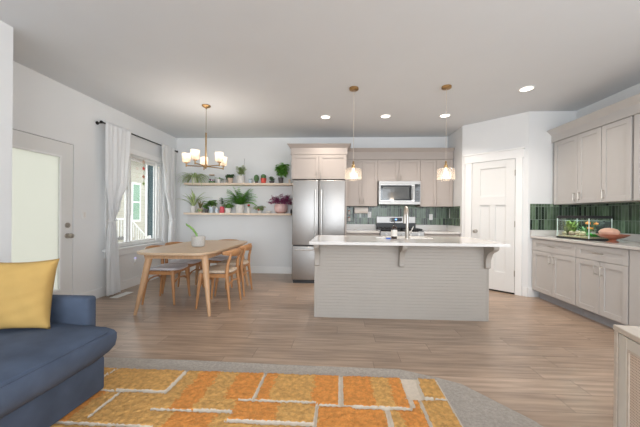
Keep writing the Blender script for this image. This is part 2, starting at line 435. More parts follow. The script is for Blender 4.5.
# frosted patio door on the left wall
b = BM(); x0, x1 = XL - .045, XL - .005; y0, y1, z1 = DY0 + .006, DY1 - .006, DZ - .006
gy0, gy1, gz0, gz1 = 2.69, 3.312, .262, 1.858
box(b, x0, x1, y0, gy0, .012, z1); box(b, x0, x1, gy1, y1, .012, z1); box(b, x0, x1, gy0, gy1, .012, gz0); box(b, x0, x1, gy0, gy1, gz1, z1)
pdr = struct('door_2', b, M_['door'])
b = BM(); fr = .016
for (a0, a1, c0, c1) in ((gy0 - fr, gy0 + .006, gz0 - fr, gz1 + fr), (gy1 - .006, gy1 + fr, gz0 - fr, gz1 + fr), (gy0, gy1, gz0 - fr, gz0 + .006), (gy0, gy1, gz1 - .006, gz1 + fr)):
    box(b, x1 - .004, x1 + .008, a0, a1, c0, c1, .003)
struct('lite_frame', b, M_['trim'], pdr)
b = BM(); box(b, x0 + .012, x0 + .02, gy0, gy1, gz0, gz1); struct('frosted_pane', b, M_['frost'], pdr)
b = BM(); tube(b, [(x1, 3.405, 1.03), (x1 + .012, 3.405, 1.03)], .032, 20); tube(b, [(x1 + .01, 3.405, 1.03), (x1 + .03, 3.405, 1.03)], .014, 12); struct('deadbolt', b, M_['nickel'], pdr)
b = BM(); tube(b, [(x1, 3.405, .90), (x1 + .01, 3.405, .90)], .032, 20); tube(b, [(x1 + .01, 3.405, .90), (x1 + .045, 3.405, .90)], .011, 12)
tube(b, [(x1 + .04, 3.405, .90), (x1 + .048, 3.405, .90), (x1 + .068, 3.405, .90), (x1 + .074, 3.405, .90)], [.018, .03, .027, .01], 20); struct('door_knob', b, M_['nickel'], pdr)
b = BM(); box(b, x0, XL - .02, y1, DY1, 0, DZ); box(b, x0, XL - .02, DY0, y0, 0, DZ); box(b, x0, XL - .02, DY0, DY1, z1, DZ); struct('gap_shade_strip', b, M_['dark'], pdr)  # dark strips stand in for the shade in the door gap
b = BM(); box(b, XL - .15, XL - .0, DY0, DY1, 0, .012); struct('threshold', b, M_['nickel'], pdr)
# window on the left wall: frame, sashes, glass, casing, sill
b = BM(); fx0, fx1 = XL - .11, XL - .05
def rect_frame(b, y0, y1, z0, z1, w, x0, x1, bev=.003):
    box(b, x0, x1, y0, y0 + w, z0, z1, bev); box(b, x0, x1, y1 - w, y1, z0, z1, bev)
    box(b, x0, x1, y0 + w, y1 - w, z0, z0 + w, bev); box(b, x0, x1, y0 + w, y1 - w, z1 - w, z1, bev)
rect_frame(b, WY0, WY1, WZ0, WZ1, .035, fx0 - .02, fx1 + .02)
win = struct('window_1', b, M_['plastic'])
b = BM(); rect_frame(b, WY0 + .035, 4.53, WZ0 + .035, WZ1 - .035, .035, fx0 + .02, fx1 + .01); struct('window_sash', b, M_['plastic'], win)
b = BM(); rect_frame(b, 4.47, 5.225, WZ0 + .035, WZ1 - .035, .04, fx0, fx1 - .02); struct('window_sash', b, M_['plastic'], win)
b = BM(); rect_frame(b, 5.185, WY1 - .035, WZ0 + .035, WZ1 - .035, .03, fx0 + .02, fx1 + .01); struct('window_sash', b, M_['plastic'], win)
b = BM(); box(b, fx0 + .03, fx0 + .034, WY0 + .06, WY1 - .06, WZ0 + .06, WZ1 - .06); struct('window_pane', b, M_['glass'], win)
b = BM(); box(b, XL - .05, XL + .045, 3.93, 5.43, WZ0 - .03, WZ0, .004); box(b, XL, XL + .016, 3.96, 5.41, WZ0 - .12, WZ0 - .03, .003); struct('window_sill', b, M_['trim'], win)
b = BM(); box(b, XL, XL + .016, WY0 - .085, WY0, WZ0, WZ1 + .085, .003); box(b, XL, XL + .016, WY1, WY1 + .085, WZ0, WZ1 + .085, .003)
box(b, XL, XL + .016, WY0, WY1, WZ1, WZ1 + .085, .003); struct('trim_2', b, M_['trim'])
# unseen windows added behind the camera to hold the fill lights
b = BM(); 
for xa, xb in ((-2.0, -.47), (-.47, 1.07), (1.07, 2.6)):
    for q in ((xa, xa + .05, .5, 2.5), (xb - .05, xb, .5, 2.5), (xa, xb, .5, .56), (xa, xb, 2.44, 2.5)): box(b, q[0], q[1], YR - .12, YR - .05, q[2], q[3])
struct('added_window_2', b, M_['plastic'])
b = BM(); rect_frame(b, -2.6, .6, .55, 2.45, .06, XR + .04, XR + .1); struct('added_window_3', b, M_['plastic'])
# tiled splashbacks and their quartz upstands
b = BM(); box(b, .105, XP, YB - .012, YB, 1.012, 1.40); box(b, XP - .010, XP, 5.13, YB - .012, 1.012, 1.36); struct('trim_3', b, M_['tile'])
b = BM(); box(b, 2.80, XR, Y3 - .012, Y3, .99, 1.375); box(b, XR - .012, XR, 1.9, Y3 - .012, .99, 1.375); struct('trim_4', b, M_['tile'])
# can lights in the ceiling
for (cx_, cy_, lb) in ((-.249, 4.548, 'round recessed ceiling downlight farthest left, above the fridge side of the kitchen'),
                       (.691, 4.533, 'round recessed ceiling downlight in the middle, between the two pendants'),
                       (1.602, 4.528, 'round recessed ceiling downlight just below the right pendant canopy'),
                       (2.246, 3.605, 'round recessed ceiling downlight nearest the right wall cabinets')):
    t = thing('recessed_downlight', lb, 'ceiling light', (cx_, cy_, CH), 0, 'recessed ceiling downlights')
    b = BM(); lathe(b, [(.088, 0), (.088, -.006), (.07, -.008), (.068, -.002), (.088, 0)], seg=28, caps=False); obj('trim_ring', b, M_['plastic'], t, True)
    b = BM(); lathe(b, [(.001, -.004), (.069, -.004), (.069, -.001), (.001, -.001)], seg=28, caps=False); obj('lens', b, M_['can'], t)
    ld = bpy.data.lights.new('downlight_beam', 'AREA'); ld.shape = 'DISK'; ld.size = .13; ld.energy = 8; ld.color = (1, .9, .8); ld.spread = 2.2
    lo = bpy.data.objects.new('downlight_beam', ld); COL.objects.link(lo); lo.location = (cx_, cy_, CH - .012)

# ------------------------------------------------------------------ outdoors, seen through the window
b = BM(); box(b, -40, XL - .16, -6, 45, -.5, -.25); struct('ground', b, M_['ground'])
h = thing('neighbour_house', 'cream sided neighbouring house with green window seen outside through the window', 'house', (-9.0, 9.0, -.25))
b = BM(); box(b, -9.0, 0, -3, 3.95, 0, 3.75); obj('wall', b, M_['siding'], h)
b = BM(); box(b, -.02, .04, 3.84, 4.01, 0, 3.75); box(b, -.2, 0.04, 3.95, 4.01, 0, 3.75); obj('corner_board', b, M_['trim'], h)
b = BM(); prism(b, [(-9.3, 3.75), (.55, 3.75), (.55, 3.9), (-4.3, 6.1), (-9.3, 3.9)], -3.4, 4.2, 'Y'); obj('roof', b, M_['roof'], h)
b = BM(); box(b, .45, .58, -3.45, 4.26, 3.68, 3.92); obj('eave_board', b, M_['trim'], h)
b = BM(); box(b, 0, .05, 2.95, 3.5, 1.1, 2.8); w = obj('window', b, M_['trim'], h)
b = BM(); box(b, .05, .06, 3.03, 3.42, 1.18, 1.92); box(b, .05, .06, 3.03, 3.42, 1.98, 2.72); obj('window_pane', b, M_['green_glass'], w)
h = thing('neighbour_house', 'blue grey sided house corner beyond the cream house outside the window', 'house', (-9.2, 14.6, -.25))
b = BM(); box(b, -7, 0, -.9, 5, 0, 4.6); obj('wall', b, M_['siding2'], h)
b = BM(); prism(b, [(-7.3, 4.6), (.5, 4.6), (.5, 4.75), (-3.4, 6.6), (-7.3, 4.75)], -1.0, 5.4, 'Y'); obj('roof', b, M_['roof'], h)
t = thing('stair_railing', 'white sloping stair railing with balusters outside against the cream house', 'railing', (-8.3, 9.6, -.25))
b = BM()
for k in range(13):
    y = -.5 + k * .14; box(b, -.015, .015, y, y + .03, .55, 1.22)
for k in range(8):
    y = 1.42 + k * .14; z = 1.22 - (y - 1.42) * .82; box(b, -.015, .015, y, y + .03, z - .62, z)
obj('baluster_set', b, M_['plastic'], t)
b = BM(); box(b, -.035, .035, -.6, 1.4, 1.2, 1.27); tube(b, [(0, 1.38, 1.235), (0, 2.5, .32)], .038, 6); obj('handrail', b, M_['plastic'], t)
for ya, zt_ in ((1.3, 1.36), (2.45, .5), (-.7, 1.36)):
    b = BM(); box(b, -.06, .06, ya, ya + .12, 0, zt_); obj('post', b, M_['plastic'], t)
b = BM(); box(b, -.5, .05, -.7, 1.4, .45, .55); obj('landing', b, M_['roof'], t)
t = thing('garden_fence', 'dark slatted garden fence with pale rails outside the right window pane', 'fence', (-5.6, 8.75, -.25))
b = BM(); box(b, -.04, .04, 0, 1.6, 0, 2.6); obj('fence_panel', b, M_['fence'], t)
b = BM()
for z in (.4, 1.0, 1.6, 2.2): box(b, .04, .09, 0, 1.6, z, z + .07)
obj('rail', b, M_['plastic'], t)
t = tag(obj('garden_planter', prism(BM(), [(-.35, -.3), (.35, -.3), (.35, .3), (-.35, .3)], 0, .5, bev=.03), M_['redpot'], None), 'terracotta coloured planter box on the ground outside the window', 'planter')
t.location = (-7.0, 7.9, -.25)

# ------------------------------------------------------------------ cabinetry
def shaker(b, x0, x1, z0, z1, yf, th=.02, st=.058, bev=.0015):
    """door or drawer front facing -Y with recessed centre"""
    box(b, x0, x1, yf + .009, yf + th, z0, z1)
    box(b, x0, x0 + st, yf, yf + .009, z0, z1, bev); box(b, x1 - st, x1, yf, yf + .009, z0, z1, bev)
    box(b, x0 + st, x1 - st, yf, yf + .009, z0, z0 + st, bev); box(b, x0 + st, x1 - st, yf, yf + .009, z1 - st, z1, bev)
    return b
def pull(x, z, yf, length, vert, parent):
    b = BM(); h_ = length / 2
    if vert:
        tube(b, [(x, yf - .028, z - h_), (x, yf - .028, z + h_)], .005, 8)
        for s in (-1, 1): tube(b, [(x, yf, z + s*(h_ - .012)), (x, yf - .028, z + s*(h_ - .012))], .005, 8)
    else:
        tube(b, [(x - h_, yf - .028, z), (x + h_, yf - .028, z)], .005, 8)
        for s in (-1, 1): tube(b, [(x + s*(h_ - .012), yf, z), (x + s*(h_ - .012), yf - .028, z)], .005, 8)
    return obj('handle', b, M_['nickel'], parent, True)
G = .0025
def cabinet(name, label, loc, rz, w, d, z0, z1, fronts, m, toe=0, group=None, cat='cabinet', body_top=None):
    """fronts: list of (kind, x0, x1, za, zb, (hx, hz, vertical, length) or None)"""
    t = thing(name, label, cat, loc, rz, group)
    b = BM(); box(b, .001, w - .001, .021, d, z0 + toe, body_top or z1); obj('body', b, m, t)
    if toe:
        b = BM(); box(b, .001, w - .001, .09, d, 0, toe); obj('toe_kick', b, M_['toe'], t)
    for (k, xa, xb, za, zb, hd) in fronts:
        b = BM(); shaker(b, xa + G, xb - G, za + G, zb - G, 0); f = obj(k, b, m, t)
        if hd: pull(hd[0], hd[1], 0, hd[3], hd[2], f)
    return t
KU = 'upper cabinets on the kitchen back wall'
y_u = 5.42
def pair(w, za, zb, hz, L=.11):
    c = w / 2
    return [('door', 0, c, za, zb, (c - .035, hz, True, L)), ('door', c, w, za, zb, (c + .035, hz, True, L))]
cabinet('wall_cabinet', 'wide two-door greige cabinet directly above the refrigerator', (-.862, 4.98, 0), 0, .962, .775, 1.81, 2.235, pair(.962, 1.81, 2.235, 1.88, .1), M_['cab'], group=KU)
cabinet('wall_cabinet', 'tall two-door greige wall cabinet between refrigerator and microwave', (.107, y_u, 0), 0, .583, .333, 1.36, 2.23, pair(.583, 1.36, 2.23, 1.45), M_['cab'], group=KU)
cabinet('wall_cabinet', 'short two-door greige cabinet above the microwave', (.69, y_u, 0), 0, .787, .333, 1.83, 2.23, pair(.787, 1.83, 2.23, 1.9, .1), M_['cab'], group=KU)
cabinet('wall_cabinet', 'tall two-door greige wall cabinet right of the microwave beside the pantry wall', (1.477, y_u, 0), 0, .598, .333, 1.36, 2.23, pair(.598, 1.36, 2.23, 1.45), M_['cab'], group=KU)
b = BM(); box(b, .081, .105, 4.985, YB - .002, 0, 1.81); tag(obj('cabinet_side_panel', b, M_['cab'], origin=(.093, 5.4, 0)), 'greige tall side panel standing right of the refrigerator', 'panel')
def crown(b, x0, x1, yf, z0, zc, z1, left=True, right=True, yb=YB):
    """frieze with crown on top along X facing -Y, returns on the sides"""
    box(b, x0, x1, yf, yb - .001, z0, zc)
    p = .06
    lx = p if left else 0; rx = p if right else 0
    v = [(x0, yf, zc), (x1, yf, zc), (x1, yb - .001, zc), (x0, yb - .001, zc)]
    u = [(x0 - lx, yf - p, z1), (x1 + rx, yf - p, z1), (x1 + rx, yb - .001, z1), (x0 - lx, yb - .001, z1)]
    V = [b.verts.new(q) for q in v]; U = [b.verts.new(q) for q in u]
    for i in range(4): b.faces.new((V[i], V[(i+1) % 4], U[(i+1) % 4], U[i]))
    b.faces.new(U); b.faces.new(V[::-1])
b = BM(); crown(b, -.875, .112, 4.975, 2.235, 2.35, 2.41); struct('trim_5', b, M_['cab'])
b = BM(); crown(b, .113, 2.076, y_u - .005, 2.232, 2.375, 2.435, left=False, right=False); struct('trim_6', b, M_['cab'])
# base cabinets of the back wall
yb_ = 5.12
cabinet('base_cabinet', 'greige base cabinet between refrigerator and range behind the island', (.107, yb_, 0), 0, .588, .62, 0, .872,
        [('drawer', 0, .588, .70, .865, (.294, .785, False, .13))] + pair(.588, .11, .70, .6), M_['cab'], toe=.1, group='base cabinets behind the island')
cabinet('base_cabinet', 'greige base cabinet right of the range beside the pantry wall', (1.472, yb_, 0), 0, .612, .62, 0, .872,
        [('drawer', 0, .612, .70, .865, (.306, .785, False, .13))] + pair(.612, .11, .70, .6), M_['cab'], toe=.1, group='base cabinets behind the island')
for (xa, xb, lb) in ((.107, .694, 'white quartz counter left of the range with upstand'), (1.472, XP - .001, 'white quartz counter right of the range with upstand')):
    t = thing('countertop', lb, 'countertop', ((xa + xb)/2, 5.4, .873), 0, 'white quartz counters on the back wall')
    b = BM(); box(b, xa, xb, 5.095, YB - .001, .873, .903, .003); box(b, xa, xb, YB - .02, YB - .001, .903, 1.01, .002)
    for v in b.verts: v.co -= Vector(((xa + xb)/2, 5.4, .873))
    obj('worktop', b, M_['quartz'], t)
# right hand base cabinets (front plane X = 2.823, facing -X)
XC = 2.823; RZ = -PI / 2
GB = 'grey base cabinets on the right wall'
def base_r(ya, yb, lb, full=False):
    w = ya - yb; c = w / 2
    if full: fr_ = [('door', 0, c, .12, .865, (c - .04, .8, True, .13)), ('door', c, w, .12, .865, (c + .04, .8, True, .13))]
    else: fr_ = [('drawer', 0, w, .70, .865, (c, .785, False, .11)), ('door', 0, c, .12, .70, (c - .035, .6, True, .11)), ('door', c, w, .12, .70, (c + .035, .6, True, .11))]
    return cabinet('base_cabinet', lb, (XC, ya, 0), RZ, w, XR - XC - .002, 0, .872, fr_, M_['cab2'], toe=.11, group=GB)
b = BM(); box(b, XC + .002, XC + .03, 4.352, Y3 - .016, .11, .872); tag(obj('filler_strip', b, M_['cab2'], origin=(XC, 4.37, .11)), 'narrow grey filler strip between pantry wall and first base cabinet', 'filler')
base_r(4.352, 3.59, 'grey base cabinet under the fish tank, nearest the pantry wall')
base_r(3.588, 2.957, 'grey base cabinet under the copper bowl, second from the pantry')
t = cabinet('base_cabinet', 'plain grey cabinet at the right edge of the photo, nearest the camera', (XC, 2.955, 0), RZ, .92, XR - XC - .002, 0, .872, [], M_['cab2'], toe=.11, group=GB)
b = BM(); box(b, .008, .912, 0, .02, .12, .868, .002); obj('front_panel', b, M_['cab2'], t)
t = thing('countertop', 'long white quartz counter on the right wall with fish tank and bowl on it', 'countertop', (3.1, 3.2, .873))
b = BM(); box(b, 2.798, XR - .001, 1.98, Y3 - .013, .873, .903, .003); box(b, XR - .02, XR - .001, 1.98, Y3 - .013, .903, .988, .002); box(b, 2.80, XR - .02, Y3 - .032, Y3 - .013, .903, .988, .002)
for v in b.verts: v.co -= Vector((3.1, 3.2, .873))
obj('worktop', b, M_['quartz'], t)
# right hand wall cabinets (front plane X = 3.09)
XU = 3.10; GU = 'grey wall cabinets on the right wall'
dU = XR - XU - .002
cabinet('wall_cabinet', 'two-door grey wall cabinet above the fish tank, nearest the pantry', (XU, 4.362, 0), RZ, .782, dU, 1.36, 2.27,
        [('door', .02, .44, 1.362, 2.268, (.40, 1.455, True, .11)), ('door', .44, .782, 1.362, 2.268, (.48, 1.455, True, .11))], M_['cab2'], group=GU)
cabinet('wall_cabinet', 'single-door grey wall cabinet in the middle of the right row', (XU, 3.578, 0), RZ, .36, dU, 1.36, 2.27,
        [('door', 0, .355, 1.362, 2.268, (.035, 1.455, True, .11))], M_['cab2'], group=GU)
cabinet('wall_cabinet', 'grey wall cabinet cut off by the right edge of the photo', (XU, 3.212, 0), RZ, .76, dU, 1.36, 2.27,
        [('door', .012, .38, 1.362, 2.268, (.345, 1.455, True, .11)), ('door', .38, .76, 1.362, 2.268, (.42, 1.455, True, .11))], M_['cab2'], group=GU)
b = BM()
# crown on the right, drawn facing -Y then turned
def crown_r(b, ya, yb, xf, z0, zc, z1):
    box(b, xf, XR - .001, yb, ya, z0, zc); p = .07
    v = [(xf, ya, zc), (xf, yb, zc), (XR - .001, yb, zc), (XR - .001, ya, zc)]
    u = [(xf - p, ya, z1), (xf - p, yb, z1), (XR - .001, yb, z1), (XR - .001, ya, z1)]
    V = [b.verts.new(q) for q in v]; U = [b.verts.new(q) for q in u]
    for i in range(4): b.faces.new((V[i], V[(i+1) % 4], U[(i+1) % 4], U[i]))
    b.faces.new(U); b.faces.new(V[::-1])
crown_r(b, Y3 - .001, 2.45, XU - .004, 2.272, 2.375, 2.445); struct('trim_7', b, M_['cab2'])

# ------------------------------------------------------------------ refrigerator
t = thing('refrigerator', 'stainless steel french door refrigerator with bottom freezer', 'refrigerator', (-.3785, 4.95, 0))
fw = .457
b = BM(); box(b, -fw + .008, fw - .008, .055, .78, .03, 1.775, .004); obj('body', b, M_['dark'], t)
for s, (xa, xb) in ((-1, (-fw, -.003)), (1, (.003, fw))):
    b = BM(); box(b, xa, xb, 0, .055, .66, 1.79, .012, 3); d = obj('door', b, M_['steel'], t, True)
    b = BM(); hx = s * .052
    tube(b, [(hx, -.055, .74), (hx, -.055, 1.62)], .013, 12)
    for z in (.79, 1.57): tube(b, [(hx, 0, z), (hx, -.055, z)], .009, 10)
    obj('handle', b, M_['steel2'], d, True)
b = BM(); box(b, -fw, fw, 0, .055, .06, .645, .012, 3); d = obj('freezer_drawer', b, M_['steel'], t, True)
b = BM(); tube(b, [(-.40, -.055, .585), (.40, -.055, .585)], .013, 12)
for x in (-.35, .35): tube(b, [(x, 0, .585), (x, -.055, .585)], .009, 10)
obj('handle', b, M_['steel2'], d, True)
b = BM(); box(b, -fw + .02, fw - .02, .03, .06, .0, .058); obj('base_grille', b, M_['dark'], t)
# ------------------------------------------------------------------ microwave
t = thing('microwave_oven', 'stainless over-the-range microwave with dark window', 'microwave', (1.083, 5.345, 1.392))
w = .38
b = BM(); box(b, -w, w, .03, .405, 0, .432, .003); obj('body', b, M_['steel'], t)
b = BM(); box(b, -w, w, 0, .03, 0, .052, .003); box(b, -w, w, 0, .03, .372, .432, .003); box(b, -w, -w + .02, 0, .03, .052, .372, .002); box(b, w - .012, w, 0, .03, .052, .372, .002)
obj('front_frame', b, M_['steel'], t)
b = BM(); box(b, -w + .02, .275, -.004, .028, .054, .370, .004); d = obj('door', b, M_['steel2'], t)
b = BM(); box(b, -w + .03, .22, -.008, -.004, .07, .355, .002); obj('door_window', b, M_['blackglass'], d)
b = BM(); box(b, -w + .07, .17, -.0095, -.008, .105, .325); obj('viewing_mesh', b, mat('grey_oven_window', (66, 66, 64), .15, coat=.5), d)
b = BM(); tube(b, [(.245, -.045, .08), (.245, -.045, .345)], .012, 12); tube(b, [(.245, 0, .1), (.245, -.045, .1)], .008); tube(b, [(.245, 0, .325), (.245, -.045, .325)], .008); obj('handle', b, M_['steel2'], d, True)
b = BM(); box(b, .277, w - .013, -.004, .028, .054, .370, .002); p = obj('control_panel', b, M_['blackglass'], t)
b = BM()
for i in range(3):
    for j in range(5): box(b, .29 + i*.025, .306 + i*.025, -.006, -.003, .09 + j*.036, .108 + j*.036, .001)
obj('keypad', b, M_['darkpot'], p)
# ------------------------------------------------------------------ range
t = thing('kitchen_range', 'freestanding stainless gas range with black cooktop behind the island', 'range', (1.083, 5.08, 0))
w = .379
b = BM(); box(b, -w, w, .03, .655, .05, .895, .003); obj('body', b, M_['dark'], t)
b = BM(); box(b, -w, w, .03, .60, .895, .925, .004); obj('cooktop', b, M_['blackglass'], t)
for gx in (-.19, .19):
    b = BM()
    for k in range(5): box(b, gx - .17 + k*.08, gx - .158 + k*.08, .07, .56, .926, .955, .002)
    for yy in (.07, .31, .55): box(b, gx - .175, gx + .175, yy - .006, yy + .006, .926, .952, .002)
    obj('burner_grate', b, M_['black'], t)
b = BM(); box(b, -w, w, .60, .66, .895, 1.17, .006); g = obj('backguard', b, M_['steel'], t)
b = BM(); box(b, -w, w, .585, .60, .925, 1.045); obj('vent_strip', b, M_['dark'], g)
b = BM(); box(b, -.12, .12, .592, .60, 1.075, 1.145, .002); obj('display', b, M_['blackglass'], g)
b = BM(); box(b, -.02, .02, .590, .592, 1.10, 1.125); obj('clock_digits', b, emis('blue_clock', (.2, .45, 1), 1.5), g)
b = BM(); box(b, -w, w, 0, .03, .80, .905, .004); p = obj('control_panel', b, M_['steel'], t)
for k in range(5):
    b = BM(); tube(b, [(-.28 + k*.14, 0, .855), (-.28 + k*.14, -.03, .855)], [.024, .02], 16); obj('knob', b, M_['steel2'], p, True)
b = BM(); box(b, -w, w, 0, .03, .22, .79, .004); d = obj('oven_door', b, M_['steel'], t)
b = BM(); box(b, -.27, .27, -.003, 0, .32, .66); obj('door_window', b, M_['blackglass'], d)
b = BM(); tube(b, [(-.33, -.05, .74), (.33, -.05, .74)], .013, 12)
for x in (-.3, .3): tube(b, [(x, 0, .74), (x, -.05, .74)], .008)
obj('handle', b, M_['steel2'], d, True)
b = BM(); box(b, -w, w, 0, .03, .05, .21, .004); obj('storage_drawer', b, M_['steel'], t)
b = BM(); box(b, -w + .02, w - .02, .06, .6, 0, .05); obj('plinth', b, M_['dark'], t)

# ------------------------------------------------------------------ island
IX0, IX1, IY0, IY1 = -.296, 1.675, 3.32, 3.95
t = thing('kitchen_island', 'long greige kitchen island with ribbed front panel and scrolled corbels', 'kitchen island', ((IX0 + IX1)/2, 3.6, 0))
O = Vector(((IX0 + IX1)/2, 3.6, 0))
def loc(b, O=O):
    for v in b.verts: v.co -= O
    return b
b = BM(); box(b, IX0 + .012, IX1 - .012, IY0 + .014, IY1, 0, .70); box(b, IX0 + .012, IX1 - .012, IY0 + .014, 3.50, .70, .872); box(b, IX0 + .012, IX1 - .012, 3.90, IY1, .70, .872)
box(b, IX0 + .012, .5, 3.5, 3.90, .70, .872); box(b, 1.2, IX1 - .012, 3.5, 3.90, .70, .872)
obj('body', loc(b), M_['island'], t)
# beadboard: horizontal boards
b = BM(); n = 25; hh = .872 / n
for k in range(n):
    z0 = k * hh
    prism(b, [(IY0 + .014, z0), (IY0 + .0026, z0), (IY0 + .001, z0 + .003), (IY0 + .001, z0 + hh - .003), (IY0 + .0026, z0 + hh - .0004), (IY0 + .014, z0 + hh - .0004)], IX0 + .03, IX1 - .02, 'X')
obj('beadboard_panel', loc(b), M_['island'], t)
b = BM(); box(b, IX0, IX0 + .03, IY0 - .004, IY1, 0, .872, .002); obj('end_panel', loc(b), M_['island'], t)
b = BM(); box(b, IX1 - .02, IX1, IY0 - .004, IY1, 0, .872, .002); obj('end_panel', loc(b), M_['island'], t)
def corbel(xc, w=.055):
    b = BM(); pr = [(IY0, .872), (IY0 - .215, .872), (IY0 - .215, .845)]
    for k in range(7):          # upper small round
        a = k / 6 * PI / 2; pr.append((IY0 - .175 - .038*math.cos(a) , .845 - .04*math.sin(a)))
    for k in range(9):          # large cove
        a = k / 8 * PI / 2; pr.append((IY0 - .035 - .13*math.cos(a)**1.0 + 0, .795 - .14*math.sin(a)))
    pr += [(IY0 - .045, .645), (IY0 - .045, .615), (IY0 - .03, .60), (IY0, .60)]
    # cove must curve concave: mirror the arc
    q = [(IY0 - .002, .872), (IY0 - .215, .872), (IY0 - .215, .845)]
    for k in range(7):
        a = k/6*PI/2; q.append((IY0 - .175 - .04*math.cos(a), .845 - .035*math.sin(a)))
    q.append((IY0 - .165, .80))
    for k in range(1, 9):
        a = k/8*PI/2; q.append((IY0 - .165 + .12*math.sin(a), .80 - .15*(1 - math.cos(a))))
    q += [(IY0 - .05, .635), (IY0 - .05, .612), (IY0 - .035, .60), (IY0 - .002, .60)]
    prism(b, q, xc - w/2, xc + w/2, 'X', bev=.003)
    obj('corbel', loc(b), M_['island'], t)
for xc in (IX0 + .035, .695, IX1 - .03): corbel(xc)
t = thing('countertop', 'white quartz island top with sink cut-out and overhang', 'countertop', (.69, 3.5, .873))
O2 = Vector((.69, 3.5, .873))
cx0, cx1, cy0, cy1 = -.322, 1.715, 2.985, 4.01; sx0, sx1, sy0, sy1 = .56, 1.14, 3.60, 3.87
b = BM()
box(b, cx0, cx1, cy0, sy0, .873, .903); box(b, cx0, cx1, sy1, cy1, .873, .903); box(b, cx0, sx0, sy0, sy1, .873, .903); box(b, sx1, cx1, sy0, sy1, .873, .903)
bmesh.ops.remove_doubles(b, verts=b.verts[:], dist=1e-5)
obj('worktop', loc(b, O2), M_['quartz'], t)
t = thing('kitchen_sink', 'white undermount sink set in the island top behind the faucet', 'sink', (.85, 3.735, .90))
b = BM()
box(b, sx0 - .295 + 0 - .555 + .0, 0, 0, 0, 0, 0) if False else None
X0, X1, Yq0, Yq1 = sx0 - .85, sx1 - .85, sy0 - 3.735, sy1 - 3.735
wv = .008
box(b, X0 + .001, X0 + wv, Yq0 + .001, Yq1 - .001, -.19, .008, .002); box(b, X1 - wv, X1 - .001, Yq0 + .001, Yq1 - .001, -.19, .008, .002)
box(b, X0 + wv, X1 - wv, Yq0 + .001, Yq0 + wv, -.19, .008, .002); box(b, X0 + wv, X1 - wv, Yq1 - wv, Yq1 - .001, -.19, .008, .002); box(b, X0, X1, Yq0, Yq1, -.199, -.19)
obj('basin', b, M_['ceramic'], t)
b = BM(); lathe(b, [(.001, -.188), (.04, -.188), (.045, -.186), (.045, -.19)], seg=20, caps=False); obj('drain', b, M_['steel2'], t)
t = thing('kitchen_faucet', 'tall brushed nickel gooseneck faucet standing on the island top', 'faucet', (.815, 3.555, .903))
b = BM(); lathe(b, [(.03, 0), (.03, .008), (.022, .02), (.02, .12), (.0165, .13)], seg=20); obj('base', b, M_['nickel'], t, True)
b = BM(); pts = [(0, 0, .12), (0, 0, .29)] + [(.004 * (1 - math.cos(a)), .085 * (1 - math.cos(a)), .29 + .095 * math.sin(a)) for a in [k / 10 * PI for k in range(1, 11)]]
tube(b, pts, .0165, 14); obj('spout', b, M_['nickel'], t, True)
b = BM(); e = pts[-1]; tube(b, [e, (e[0], e[1], e[2] - .03), (e[0], e[1], e[2] - .11)], [.018, .021, .022], 14); obj('spray_head', b, M_['nickel'], t, True)
b = BM(); tube(b, [(.018, 0, .08), (.05, 0, .085)], .013, 12); tube(b, [(.045, 0, .085), (.075, -.0, .15)], [.008, .006], 10); obj('lever', b, M_['nickel'], t, True)
t = thing('soap_bottle', 'dark amber soap bottle with white label and black pump left of the faucet', 'bottle', (.652, 3.52, .903))
b = BM(); lathe(b, [(.034, 0), (.036, .005), (.036, .12), (.03, .14), (.014, .155), (.014, .165)], seg=24); obj('bottle_body', b, M_['amber'], t, True)
b = BM(); lathe(b, [(.0365, .03), (.037, .032), (.037, .105), (.0365, .107)], seg=24, caps=False); obj('label', b, M_['label'], t, True)
b = BM(); lathe(b, [(.015, .163), (.015, .18), (.005, .182), (.005, .205), (.012, .207), (.012, .215)], seg=14); tube(b, [(0, 0, .211), (-.04, -.01, .209)], .0045, 8); obj('pump', b, M_['black'], t, True)
t = thing('dish_brush', 'small blue and white dish brush lying on the island left of the bottle', 'brush', (.56, 3.49, .903))
b = BM(); box(b, -.01, .045, -.012, .012, .0, .014, .004, 2); obj('brush_head', b, M_['blue'], t, True)
b = BM(); tube(b, [(-.008, 0, .012), (-.13, .015, .01)], [.006, .005], 8); obj('handle', b, M_['plastic'], t, True)

# small things by the back splash
t = thing('paper_towel_holder', 'white paper towel roll hung under the left wall cabinet', 'paper towels', (.40, 5.60, 1.36))
b = BM(); tube(b, [(-.13, 0, -.075), (.13, 0, -.075)], .06, 24); obj('towel_roll', b, M_['paper'], t, True)
b = BM(); box(b, -.145, -.135, -.02, .02, -.10, 0); box(b, .135, .145, -.02, .02, -.10, 0); obj('bracket', b, M_['black'], t)
t = thing('spice_rack', 'small dark two-tier rack on the splashback beside the refrigerator', 'rack', (.19, YB - .013, 1.06))
b = BM(); box(b, -.07, .07, -.07, 0, 0, .01); box(b, -.07, .07, -.07, 0, .13, .14); box(b, -.072, -.066, -.07, 0, 0, .26); box(b, .066, .072, -.07, 0, 0, .26); obj('frame', b, M_['black'], t)
for k, (x, z, lb) in enumerate(((-.02, .01, 'white jar with copper lid on the lower tier of the dark rack'), (-.02, .14, 'white jar with copper lid on the upper tier of the dark rack'))):
    j = thing('spice_jar', lb, 'jar', (.19 + x, YB - .048, 1.06 + z + .0005), 0, 'spice jars on the rack')
    b = BM(); lathe(b, [(.028, 0), (.03, .004), (.03, .055), (.024, .066)], seg=18); obj('jar_body', b, M_['ceramic'], j, True)
    b = BM(); lathe(b, [(.026, .066), (.026, .084)], seg=18); obj('lid', b, M_['copper'], j, True)
